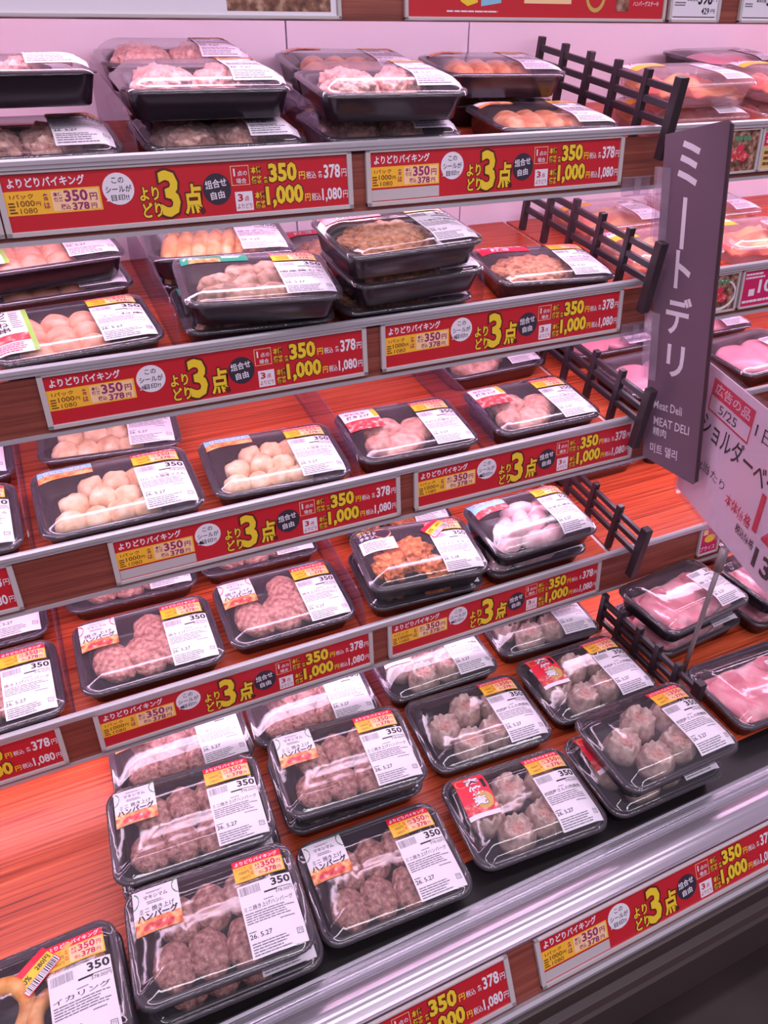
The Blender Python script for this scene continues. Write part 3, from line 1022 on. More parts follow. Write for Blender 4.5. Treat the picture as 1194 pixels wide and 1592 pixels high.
def slice_sheet(mb, c, w_, d_, key, seed, rot, amp=0.008, wav=90, base=0.006):
    """ruffled slice of meat with real thickness"""
    nx, ny = 34, 22
    cr, sr = math.cos(rot), math.sin(rot)
    top, bot = [], []
    for j in range(ny + 1):
        for i in range(nx + 1):
            u, v = i / nx * 2 - 1, j / ny * 2 - 1
            edge = 1 + 0.12 * noise.noise(Vector((u * 2 + seed, v * 2, 1)))
            x, y = u * w_ / 2 * edge * math.sqrt(1 - v * v * 0.35), v * d_ / 2 * edge * math.sqrt(1 - u * u * 0.35)
            f = amp * (math.sin(x * wav + 2.2 * noise.noise(Vector((x * 20, y * 20, seed))) * 2 + seed) * 0.6 + 1.2 * noise.noise(Vector((x * 34, y * 34, seed * 3.1))))
            dome = (1 - max(abs(u), abs(v)) ** 3)
            z = base + (f + amp) * (0.25 + 0.75 * dome)
            X, Y = c[0] + x * cr - y * sr, c[1] + x * sr + y * cr
            X, Y = 0.089 * math.tanh(1.35 * X / 0.089) / 0.96, 0.058 * math.tanh(1.35 * Y / 0.058) / 0.96
            top.append(Vector((X, Y, c[2] + z)))
            bot.append(Vector((X, Y, c[2] + z - 0.003)))
    W = nx + 1
    N = len(top)
    fs = []
    for j in range(ny):
        for i in range(nx):
            a = j * W + i
            fs.append((a, a + 1, a + W + 1, a + W))
            fs.append((N + a, N + a + W, N + a + W + 1, N + a + 1))
    rim = [i for i in range(W)] + [j * W + nx for j in range(1, ny + 1)] + [ny * W + i for i in range(nx - 1, -1, -1)] + [j * W for j in range(ny - 1, 0, -1)]
    for a, b in zip(rim, rim[1:] + rim[:1]):
        fs.append((b, a, N + a, N + b))
    mb.add(top + bot, fs, key)

# each entry: list of (part name, mesh builder)
def food_parts(kind):
    out = []
    def one(name, fn):
        mb = MB(); fn(mb); out.append((name, mb))
    rn = random.Random(hash_(kind))
    if kind == 'mini':
        for i, (x, y, rt) in enumerate([(-0.058, -0.030, 0.3), (-0.018, -0.030, 0.2), (0.024, -0.032, -0.1), (-0.046, 0.022, 0.4), (-0.006, 0.024, 0.1), (0.034, 0.026, 0.2)]):
            one('mini_patty', lambda mb: blob(mb, (x, y, 0.022 + 0.002 * (i % 2)), (0.0236, 0.0295, 0.0158), 'mini', 0.12, 80, i + 1, rt, 0, 4, 0.12))
    elif kind == 'hamburg':
        for i, (x, y, rt) in enumerate([(-0.052, -0.012, 0.5), (-0.008, -0.014, 0.5), (0.036, -0.008, 0.5), (0.012, 0.026, 0.3)]):
            one('patty', lambda mb: blob(mb, (x, y, 0.022), (0.0295, 0.037, 0.0160), 'patty', 0.11, 75, i + 21, rt, 0, 4, 0.14))
    elif kind == 'dumpling':
        for i, (x, y) in enumerate([(-0.054, 0.006), (-0.006, 0.031), (-0.027, -0.033), (0.023, -0.024), (0.048, 0.027)]):
            one('dumpling', lambda mb: dumpling(mb, (x, y, 0.0045), 0.0268, 0.0392, i + 3))
    elif kind == 'nugget':
        i = 0
        for row, (y, xs) in enumerate([(-0.038, (-0.066, -0.034, -0.002, 0.030)), (-0.006, (-0.056, -0.020, 0.012, 0.044)), (0.028, (-0.030, 0.002, 0.034))]):
            for x in xs:
                i += 1
                one('nugget', lambda mb: blob(mb, (x, y + rn.uniform(-0.004, 0.004), 0.023 + rn.uniform(-0.002, 0.003)), (0.0205, 0.0185, 0.0175), 'nugget', 0.24, 65, i + 40, rn.uniform(0, 3), 0, 3))
    elif kind == 'tender':
        for i, (x, y, rx, ry, rt) in enumerate([(-0.030, 0.022, 0.030, 0.022, 0.2), (-0.012, -0.024, 0.036, 0.024, 0.4), (0.024, 0.010, 0.026, 0.026, 0.1), (-0.052, -0.018, 0.02, 0.022, 0)]):
            one('meat_piece', lambda mb: blob(mb, (x, y, 0.022), (rx * 1.12, ry * 1.1, 0.0172), 'tender', 0.16, 55, i + 60, rt, 0, 4))
    elif kind == 'fried':
        for i, (x, y, rx, ry) in enumerate([(-0.052, -0.008, 0.026, 0.030), (-0.006, 0.010, 0.030, 0.032), (0.022, -0.034, 0.026, 0.020)]):
            one('fried_piece', lambda mb: blob(mb, (x, y, 0.024), (rx * 1.1, ry * 1.08, 0.0185), 'fried', 0.40, 80, i + 70, rn.uniform(0, 3), 0, 5))
    elif kind == 'wing':
        for i, (x, y, rt, z) in enumerate([(-0.055, -0.030, 0.3, 0.022), (-0.010, -0.036, -0.2, 0.022), (0.030, -0.034, 0.2, 0.021), (-0.050, 0.004, 0.9, 0.022), (-0.015, 0.004, 1.3, 0.030), (0.020, 0.004, 0.6, 0.022), (-0.006, 0.034, 0.1, 0.030), (0.038, 0.030, 0.5, 0.022), (-0.036, -0.016, 0.2, 0.036)]):
            one('wing_piece', lambda mb: blob(mb, (x, y, z), (0.034, 0.0175, 0.0160), 'wing', 0.16, 40, i + 80, rt, 0, 4))
    elif kind == 'ball':
        for j, y in enumerate((-0.042, -0.008, 0.026)):
            for i, x in enumerate((-0.050, -0.016, 0.018)):
                one('meatball', lambda mb: blob(mb, (x, y + 0.003 * ((i + j) % 2), 0.0235), (0.0208, 0.0200, 0.0182), 'ball', 0.12, 45, i + 3 * j + 100, 0, 0, 3))
            one('skewer_stick', lambda mb: mb.tube([(0.03, y, 0.025), (0.088, y, 0.022)], 0.0014, 'stick', 8))
    elif kind == 'strip':
        for i, (x, y, rt) in enumerate([(-0.055, -0.030, 0.4), (-0.020, -0.036, 0.1), (0.014, -0.032, -0.3), (-0.050, 0.004, 0.2), (-0.014, 0.000, 0.6), (0.022, 0.004, 0.1), (-0.018, 0.030, 0.3), (0.022, 0.034, -0.2), (0.046, -0.010, 0.9)]):
            one('chicken_strip', lambda mb: blob(mb, (x, y, 0.023), (0.030, 0.0165, 0.0170), 'strip', 0.26, 60, i + 120, rt, 0, 4))
    elif kind == 'gyoza':
        for i in range(7):
            x = -0.066 + 0.021 * i
            one('gyoza', lambda mb: blob(mb, (x, 0.0, 0.023), (0.0148, 0.050, 0.0180), 'gyoza', 0.10, 50, i + 140, -0.25, 0, 4, 0.0))
    elif kind in ('mound', 'pale_mound'):
        key = kind
        if kind == 'mound':
            one('meat_mound', lambda mb: blob(mb, (-0.016, -0.002, 0.0215), (0.068, 0.053, 0.0195), key, 0.20, 95, 160, 0.1, 0.78, 5))
        else:
            for i, (x, rx) in enumerate(((-0.046, 0.040), (0.026, 0.034))):
                one('meat_mound', lambda mb: blob(mb, (x, -0.002, 0.024), (rx, 0.050, 0.027), key, 0.20, 90, 170 + i, 0.1, 0.72, 5))
    elif kind == 'cutlet':
        for i in range(4):
            one('cutlet', lambda mb: blob(mb, (-0.056 + 0.034 * i, -0.002, 0.024), (0.0215, 0.046, 0.018), 'cutlet', 0.12, 50, 180 + i, -0.12, 0, 4))
    elif kind == 'ring':
        for i, (x, y, R, t) in enumerate([(-0.060, -0.020, 0.026, (0.2, 0.1)), (-0.012, -0.034, 0.022, (-0.1, 0.2)), (-0.022, 0.016, 0.028, (0.3, -0.2)), (0.034, -0.012, 0.028, (0.1, 0.3)), (0.056, 0.034, 0.024, (0.3, 0.1)), (-0.066, 0.034, 0.02, (0, 0))]):
            one('squid_ring', lambda mb: torus(mb, (x, y * 0.9, 0.023 + 0.004 * (i % 3)), R * 0.96, 0.0092, 'ring', i + 190, t))
    elif kind == 'pork':
        for i, (x, y, w_, d_, rt, z) in enumerate([(-0.044, -0.028, 0.11, 0.084, 0.2, 0.004), (0.044, -0.030, 0.11, 0.080, -0.2, 0.004), (-0.034, 0.030, 0.13, 0.080, 0.1, 0.005), (0.046, 0.028, 0.11, 0.086, 0.4, 0.008), (-0.006, -0.004, 0.16, 0.108, 0.2, 0.014)]):
            one('pork_slice', lambda mb: slice_sheet(mb, (x, y, z), w_, d_, 'pork', 200 + i, rt, 0.0105, 120, 0.002))
    elif kind == 'ham':
        for i, (x, rx) in enumerate(((-0.034, 0.05), (0.040, 0.046))):
            one('ham_piece', lambda mb: blob(mb, (x, 0.0, 0.022), (rx, 0.054, 0.0185), 'ham', 0.06, 25, 220 + i, 0.1, 0.8, 4))
    elif kind == 'bacon':
        for i, y in enumerate((-0.036, 0.0, 0.036)):
            one('marinated_slice', lambda mb: slice_sheet(mb, (0.0, y, 0.004), 0.19, 0.058, 'bacon', 230 + i, 0.0, 0.009, 60, 0.010))
    return out


def hash_(s):
    return sum(ord(c) * (i + 3) for i, c in enumerate(s))

# ------------------------------------------------------------------ packs
PW, PD = 0.209, 0.147
RIM = 0.036


def film_fn(H):
    def f(x, y, lift=0.0):
        ax, ay = PW / 2 - 0.004 - abs(x), PD / 2 - 0.004 - abs(y)
        r = 0.024
        if ax < r and ay < r:
            d = r - math.hypot(r - ax, r - ay)
        else:
            d = min(ax, ay)
        t = max(0.0, min(1.0, d / 0.036))
        s = 1 - (1 - t) ** 2.2
        return Vector((x, y, RIM + 0.0010 + H * s + lift))
    return f


def tray_mesh(mb):
    def L(ins, z, r=None):
        return rrect(PW - 2 * ins, PD - 2 * ins, (r or 0.024) - ins * 0.5, z)
    mb.loft([L(0.0155, 0.0), L(0.0125, 0.002), L(0.0055, RIM - 0.006), L(0.0045, RIM - 0.004), L(0.0004, RIM - 0.0036), L(0.0, RIM - 0.0022), L(0.0008, RIM - 0.0006), L(0.0024, RIM),
             L(0.0040, RIM - 0.0002), L(0.0050, RIM - 0.0016), L(0.0062, RIM - 0.0016), L(0.0070, RIM - 0.0004), L(0.0086, RIM - 0.0006), L(0.0100, RIM - 0.003), L(0.0158, 0.006), L(0.019, 0.0035)], 'tray', cap0=True, cap1=True)


def film_mesh(mb, H, seed):
    f = film_fn(H)
    rn = random.Random(seed)
    nx, ny = 44, 32
    fr = [rn.uniform(0, 6) for _ in range(6)]
    loops = []
    # concentric rounded rectangles keep the corners clean
    n = 10
    steps = 16
    for k in range(steps):
        ins = 0.0006 + (PD / 2 - 0.006) * (k / (steps - 1)) ** 1.25
        L = rrect(PW - 2 * ins, PD - 2 * ins, max(0.0012, 0.024 - ins * 0.6), 0, n)
        row = []
        for p in L:
            q = f(p.x, p.y)
            a = math.atan2(p.y, p.x)
            edge = max(0.0, 1 - ins / 0.034)
            wr = 0.0016 * math.sin(a * 9 + fr[0] + 3 * math.sin(a * 2 + fr[1])) * edge * (1 if k > 1 else 0.0) + 0.0005 * noise.noise(Vector((p.x * 60 + seed, p.y * 60, seed)))
            q.z += wr * min(1.0, H / 0.006) * (1 if (p.x < 0.012 or k < 5) else 0.15)
            row.append(q)
        loops.append(row)
    # skirt wraps the rim
    sk = [Vector((p.x * (1 + 0.0006 / PW * 2), p.y * (1 + 0.0006 / PD * 2), RIM - 0.0045)) for p in rrect(PW + 0.0004, PD + 0.0004, 0.0242, 0, n)]
    mb.loft([sk] + loops, 'film', cap1=True)


PRODUCT = {
    'mini': 'ミニ焼き上げハンバーグ', 'hamburg': '焼き上げハンバーグ', 'dumpling': '肉問屋さんの肉焼売', 'nugget': 'ひとくち国産ささみ', 'tender': 'やわらか焼き上げ',
    'fried': 'フライドチキン', 'wing': '国産若鶏手羽', 'ball': 'つくね串', 'strip': '国産鶏もも', 'gyoza': '焼きギョーザ', 'mound': 'もち豚ねぎ塩焼き', 'pale_mound': '手ごねハンバーグ',
    'cutlet': '国産鶏むね', 'ring': 'イカリング', 'pork': '豚うす切り', 'ham': '国産豚ロース', 'bacon': '味付豚カルビ'}
DATE = {'nugget': '26. 5.27', 'gyoza': '26. 5.28', 'ring': '26. 5.28', 'fried': '26. 5.28'}


def price_label(kind, big=False):
    F = Flat()
    W, H = 0.066, 0.088
    rn = random.Random(hash_(kind))
    F.rect(0, 0, W, H, 'white', 0, 8, 10)
    F.bars(0.04 * W, 0.85 * H, 0.36 * W, 0.12 * H, 'grey_ink', 1, rn)
    F.text('350', 0.62 * W, 0.865 * H, 0.36 * W, 0.115 * H, 'ink', 1, 0.03)
    F.rect(0.46 * W, 0.815 * H, 0.52 * W, 0.010 * H, 'ink', 1)
    F.rect(0.46 * W, 0.800 * H, 0.24 * W, 0.020 * H, 'ink', 1)
    F.text('378.00円', 0.66 * W, 0.745 * H, 0.32 * W, 0.055 * H, 'ink', 1, 0.0)
    F.lines(0.42 * W, 0.70 * H, 0.2 * W, 0.025 * H, 1, 'grey_ink', 1, rn)
    F.text(PRODUCT[kind], 0.04 * W, 0.615 * H, 0.90 * W, 0.070 * H, 'ink', 1, 0.008)
    F.lines(0.04 * W, 0.43 * H, 0.9 * W, 0.17 * H, 5, 'grey_ink', 1, rn, 0.45)
    F.lines(0.62 * W, 0.375 * H, 0.3 * W, 0.03 * H, 1, 'grey_ink', 1, rn)
    F.lines(0.03 * W, 0.315 * H, 0.18 * W, 0.022 * H, 1, 'ink', 1, rn)
    F.text(DATE.get(kind, '26. 5.27'), 0.03 * W, 0.235 * H, 0.40 * W, 0.065 * H, 'ink', 1, 0.012)
    F.outline(0.84 * W, 0.115 * H, 0.11 * W, 0.075 * H, 0.0006, 'ink', 1)
    F.text('プラ', 0.86 * W, 0.13 * H, 0.07 * W, 0.045 * H, 'ink', 1, 0.01)
    F.lines(0.04 * W, 0.02 * H, 0.72 * W, 0.17 * H, 5, 'grey_ink', 1, rn, 0.45)
    return F


def sticker():
    F = Flat()
    W, H = 0.062, 0.031
    F.rect(0, 0, W, 0.68 * H, 'amber', 0, 8, 4)
    F.rect(0, 0.68 * H, W, 0.32 * H, 'label_red', 0, 8, 2)
    F.text('よりどりバイキング', 0.05 * W, 0.735 * H, 0.88 * W, 0.20 * H, 'white', 1, 0.03)
    F.rect(0.40 * W, 0.06 * H, 0.57 * W, 0.57 * H, 'peach', 0.6, 6, 3)
    F.text('350', 0.55 * W, 0.34 * H, 0.30 * W, 0.27 * H, 'magenta', 2, 0.03)
    F.text('円', 0.87 * W, 0.36 * H, 0.08 * W, 0.18 * H, 'magenta', 2, 0.02)
    F.text('378', 0.60 * W, 0.08 * H, 0.24 * W, 0.21 * H, 'magenta', 2, 0.03)
    F.text('円', 0.86 * W, 0.09 * H, 0.07 * W, 0.15 * H, 'magenta', 2, 0.02)
    F.text('本体', 0.43 * W, 0.47 * H, 0.10 * W, 0.13 * H, 'magenta', 2, 0.01)
    F.text('価格', 0.43 * W, 0.33 * H, 0.10 * W, 0.13 * H, 'magenta', 2, 0.01)
    F.text('税込', 0.48 * W, 0.10 * H, 0.10 * W, 0.14 * H, 'magenta', 2, 0.01)
    F.text('1パック', 0.06 * W, 0.50 * H, 0.2 * W, 0.12 * H, 'brown_ink', 1, 0.0)
    F.text('1000円', 0.10 * W, 0.30 * H, 0.20 * W, 0.15 * H, 'brown_ink', 1, 0.01)
    F.text('1080円', 0.10 * W, 0.08 * H, 0.20 * W, 0.14 * H, 'brown_ink', 1, 0.0)
    F.text('各', 0.32 * W, 0.42 * H, 0.06 * W, 0.17 * H, 'magenta', 1, 0.02)
    F.text('は', 0.32 * W, 0.18 * H, 0.06 * W, 0.17 * H, 'magenta', 1, 0.02)
    return F


def discount():
    F = Flat()
    F.rect(0, 0, 0.046, 0.030, 'label_red', 0, 4, 4)
    F.rect(0.001, 0.010, 0.044, 0.011, 'yellow', 1)
    F.text('20%', 0.003, 0.012, 0.013, 0.007, 'ink', 2, 0.02)
    F.text('280円', 0.024, 0.012, 0.018, 0.007, 'ink', 2, 0.02)
    F.rect(0.001, 0.001, 0.044, 0.0085, 'white', 1)
    F.bars(0.003, 0.0015, 0.04, 0.0075, 'ink', 2, random.Random(3))
    return F


def brand(kind):
    """label at the upper left of a pack; returns (sheet, w, h) or None"""
    F = Flat()
    rn = random.Random(5)
    if kind in ('mini', 'hamburg'):
        W, H = 0.054, 0.058
        F.rect(0, 0, W, H, 'white', 0, 6, 6)
        k = 'green' if kind == 'mini' else 'label_red'
        F.ell(0.0, H * 0.78, W * 0.14, H * 0.2, k, 1, 14, -90, 90)
        F.ell(W, H * 0.86, W * 0.14, H * 0.2, k, 1, 14, 90, 270)
        F.lines(W * 0.3, H * 0.86, W * 0.4, H * 0.05, 2, 'grey_ink', 1, rn)
        F.text('マキシマム', W * 0.24, H * 0.72, W * 0.52, H * 0.10, 'ink', 1, 0.015)
        F.lines(W * 0.3, H * 0.60, W * 0.4, H * 0.08, 2, 'grey_ink', 1, rn)
        F.text('ミニ 焼き上げ' if kind == 'mini' else '焼き上げ', W * 0.12, H * 0.43, W * 0.76, H * 0.12, 'ink', 1, 0.01)
        F.rect(0, 0, W, H * 0.30, 'food_orange', 1, 6, 3)
        F.rect(0, H * 0.25, W * 0.2, H * 0.12, 'peach', 1)
        for i in range(3):
            F.ell(W * (0.3 + 0.2 * i), H * 0.12, W * 0.13, H * 0.09, 'food_red', 2 + i * 0.3, 16)
        F.text('ハンバーグ', W * 0.06, H * 0.27, W * 0.88, H * 0.16, 'ink', 5, 0.03, None)
        return F, W, H
    if kind == 'dumpling':
        W, H = 0.047, 0.072
        F.rect(0, 0, W, H, 'label_red', 0, 6, 6)
        F.rect(0, 0, W, H * 0.10, 'white', 1, 6, 1)
        F.rect(0, H * 0.10, W, H * 0.26, 'food_red', 1, 6, 3)
        F.ell(W * 0.68, H * 0.36, W * 0.28, H * 0.2, 'food_gold', 1.5, 20)
        F.ell(W * 0.20, H * 0.84, W * 0.18, H * 0.12, 'food_gold', 1, 18)
        F.rect(W * 0.82, H * 0.62, W * 0.12, H * 0.24, 'ink', 1)
        F.vert('肉焼売', W * 0.33, H * 0.24, W * 0.44, H * 0.72, 'white', 3, 0.03, 'outline', 0.12)
        return F, W, H
    if kind == 'nugget':
        W, H = 0.070, 0.030
        F.rect(0, 0, W, H, 'food_orange', 0, 8, 4)
        F.rect(0, H * 0.42, W, H * 0.58, 'blue', 1, 8, 3)
        F.text('ひとくちささみ', W * 0.1, H * 0.42, W * 0.82, H * 0.36, 'white', 2, 0.03, 'ink')
        return F, W, H
    if kind == 'tender':
        W, H = 0.060, 0.060
        F.rect(0, 0, W, H * 0.5, 'food_red', 0, 6, 3)
        F.rect(0, H * 0.46, W, H * 0.54, 'white', 0.5, 6, 4)
        F.rect(W * 0.86, H * 0.5, W * 0.14, H * 0.5, 'amber', 1, 1, 3)
        F.text('焼き上げ', W * 0.1, H * 0.54, W * 0.66, H * 0.15, 'ink', 2, 0.02)
        F.text('やわらか', W * 0.1, H * 0.72, W * 0.6, H * 0.14, 'card_red', 2, 0.03)
        return F, W, H
    if kind == 'fried':
        W, H = 0.060, 0.060
        F.rect(0, 0, W, H, 'white', 0, 6, 6)
        F.lines(W * 0.08, H * 0.05, W * 0.84, H * 0.36, 6, 'grey_ink', 1, rn)
        F.rect(0, H * 0.48, W, H * 0.52, 'navy', 1, 6, 3)
        F.ell(W * 0.74, H * 0.72, W * 0.26, H * 0.27, 'food_orange', 2, 20)
        F.text('骨付き', W * 0.06, H * 0.84, W * 0.40, H * 0.12, 'yellow', 3, 0.03)
        F.text('フライド', W * 0.06, H * 0.68, W * 0.52, H * 0.13, 'white', 3, 0.03)
        F.text('チキン', W * 0.06, H * 0.52, W * 0.42, H * 0.13, 'white', 3, 0.03)
        return F, W, H
    if kind == 'wing':
        W, H = 0.062, 0.044
        F.rect(0, 0, W, H, 'blue', 0, 6, 5)
        F.rect(0, 0, W, H * 0.34, 'food_red', 1, 6, 2)
        F.text('若鶏手羽', W * 0.1, H * 0.56, W * 0.8, H * 0.30, 'white', 2, 0.03, 'brown_ink')
        return F, W, H
    if kind == 'ball':
        W, H = 0.050, 0.118
        F.rect(0, 0, W, H, 'white', 0, 6, 10)
        F.rect(W * 0.88, 0, W * 0.12, H, 'lime', 1, 1, 10)
        F.vert('つくね串', W * 0.24, H * 0.42, W * 0.26, H * 0.54, 'ink', 2, 0.01, None, 0.12)
        F.lines(W * 0.56, H * 0.5, W * 0.26, H * 0.44, 9, 'grey_ink', 1, rn)
        F.rect(0, H * 0.2, W * 0.88, H * 0.18, 'food_red', 1, 6, 3)
        F.lines(W * 0.08, H * 0.02, W * 0.74, H * 0.16, 5, 'card_red', 1, rn)
        return F, W, H
    if kind == 'strip':
        W, H = 0.090, 0.030
        F.rect(0, 0, W, H, 'teal', 0, 8, 4)
        F.rect(W * 0.12, 0, W * 0.46, H * 0.5, 'food_orange', 1, 6, 3)
        F.text('チキン', W * 0.03, H * 0.36, W * 0.26, H * 0.4, 'white', 2, 0.03)
        F.lines(W * 0.62, H * 0.40, W * 0.34, H * 0.5, 2, 'white', 1, rn)
        return F, W, H
    if kind == 'mound':
        W, H = 0.084, 0.036
        F.rect(0, 0, W, H, 'label_red', 0, 8, 4)
        F.text('もち豚ねぎ塩', W * 0.08, H * 0.50, W * 0.84, H * 0.34, 'white', 2, 0.02, 'ink')
        F.text('焼き', W * 0.20, H * 0.08, W * 0.40, H * 0.36, 'white', 2, 0.02, 'ink')
        return F, W, H
    if kind == 'cutlet':
        W, H = 0.056, 0.038
        F.rect(0, 0, W, H, 'white', 0, 6, 4)
        F.poly([(W * 0.2, H * 0.35), (W, H * 0.35), (W, H), (W * 0.6, H)], 'label_red', 1)
        F.text('鶏むね', W * 0.42, H * 0.42, W * 0.5, H * 0.3, 'white', 2, 0.02)
        F.rect(0, 0, W, H * 0.3, 'food_orange', 1, 6, 2)
        return F, W, H
    if kind == 'bacon':
        W, H = 0.062, 0.05
        F.rect(0, 0, W, H, 'white', 0, 6, 5)
        F.text('カルビ', W * 0.1, H * 0.5, W * 0.7, H * 0.3, 'magenta', 2, 0.03)
        F.rect(0, 0, W, H * 0.34, 'amber', 1, 6, 2)
        return F, W, H
    return None


FILM_H = {'mini': 0.0065, 'hamburg': 0.0065, 'dumpling': 0.0130, 'nugget': 0.0085, 'tender': 0.006, 'fried': 0.0105, 'wing': 0.018, 'ball': 0.008, 'strip': 0.006, 'gyoza': 0.0065,
          'mound': 0.0085, 'pale_mound': 0.0165, 'cutlet': 0.0095, 'ring': 0.0065, 'pork': 0.0145, 'ham': 0.0075, 'bacon': 0.009}
PACK = {'mini': 'mini_hamburg_pack', 'hamburg': 'hamburg_pack', 'dumpling': 'dumpling_pack', 'nugget': 'nugget_pack', 'tender': 'tender_meat_pack', 'fried': 'fried_chicken_pack',
        'wing': 'chicken_wing_pack', 'ball': 'meatball_skewer_pack', 'strip': 'chicken_strip_pack', 'gyoza': 'gyoza_pack', 'mound': 'shredded_meat_pack', 'pale_mound': 'minced_meat_pack',
        'cutlet': 'cutlet_pack', 'ring': 'squid_ring_pack', 'pork': 'pork_slice_pack', 'ham': 'ham_pack', 'bacon': 'marinated_pork_pack'}
PROTO = {}
TRAY = None
STICK = {}


def proto(kind):
    """meshes of one kind of pack, made once: list of (part name, mesh data)"""
    global TRAY
    if kind in PROTO:
        return PROTO[kind]
    parts = []
    def keep(name, o):
        parts.append((name, o.data))
        bpy.data.objects.remove(o)
    if TRAY is None:
        mb = MB(); tray_mesh(mb)
        o = mb.build('tray', None, True); TRAY = o.data
        bpy.data.objects.remove(o)
    if kind == 'bacon':
        pale = TRAY.copy()
        pale.materials[0] = MT['tray_pale']
        parts.append(('tray', pale))
    else:
        parts.append(('tray', TRAY))
    for name, mb in food_parts(kind):
        keep(name, mb.build(name, None, kind != 'x'))
        if getattr(mb, 'sub', None):
            keep('>' + mb.sub[0], mb.sub[1].build(mb.sub[0], None, True))
    H = FILM_H[kind]
    f = film_fn(H)
    mb = MB(); film_mesh(mb, H, hash_(kind) % 97)
    keep('cling_film', mb.build('cling_film', None, True))
    def sheet(F, name, ox, oy, rot=0.0, lift=0.0009):
        c, s = math.cos(math.radians(rot)), math.sin(math.radians(rot))
        keep(name, F.build(name, None, lambda x, y, l: f(ox + x * c - y * s, oy + x * s + y * c, lift + l)))
    sheet(price_label(kind), 'price_label', 0.0275, -0.0635, 0)
    if kind not in ('pork', 'ham', 'bacon'):
        sheet(sticker(), 'promotion_sticker', 0.028, 0.0295, 0)
    b = brand(kind)
    if b:
        F, W, H2 = b
        x0 = {'dumpling': -0.088, 'ball': -0.097, 'mini': -0.093}.get(kind, -0.094)
        y0 = 0.0655 - H2 if kind != 'ball' else -0.0595
        sheet(F, 'brand_label', x0, y0, -3 if kind == 'dumpling' else 0)
    if kind in ('ring', 'fried'):
        sheet(discount(), 'discount_sticker', 0.008 if kind == 'ring' else 0.034, 0.012, 38, 0.0022)
    PROTO[kind] = parts
    return parts


H1, H2, H3 = 0.0, 0.0465, 0.093
def pack(kind, k, x, v, h, rot, pt, rl, label, sticker_on=True, size=1.0, brand_on=True):
    m = shelf_matrix(k) @ Matrix.Translation((x, v, h - DROP[k])) @ Matrix.Rotation(math.radians(rot), 4, 'Z') @ Matrix.Rotation(math.radians(rl), 4, 'Y') @ Matrix.Rotation(math.radians(pt), 4, 'X')
    if size != 1.0:
        m = m @ Matrix.Scale(size, 4)
    r = empty(PACK[kind], m)
    tag(r, label, 'food pack', PACK[kind].replace('_', ' ') + 's')
    for name, me in proto(kind):
        if name == 'promotion_sticker' and not sticker_on:
            continue
        if name == 'brand_label' and not brand_on:
            continue
        if name.startswith('>'):
            link(name[1:], me, last)
        else:
            last = link(name, me, r)
    return r


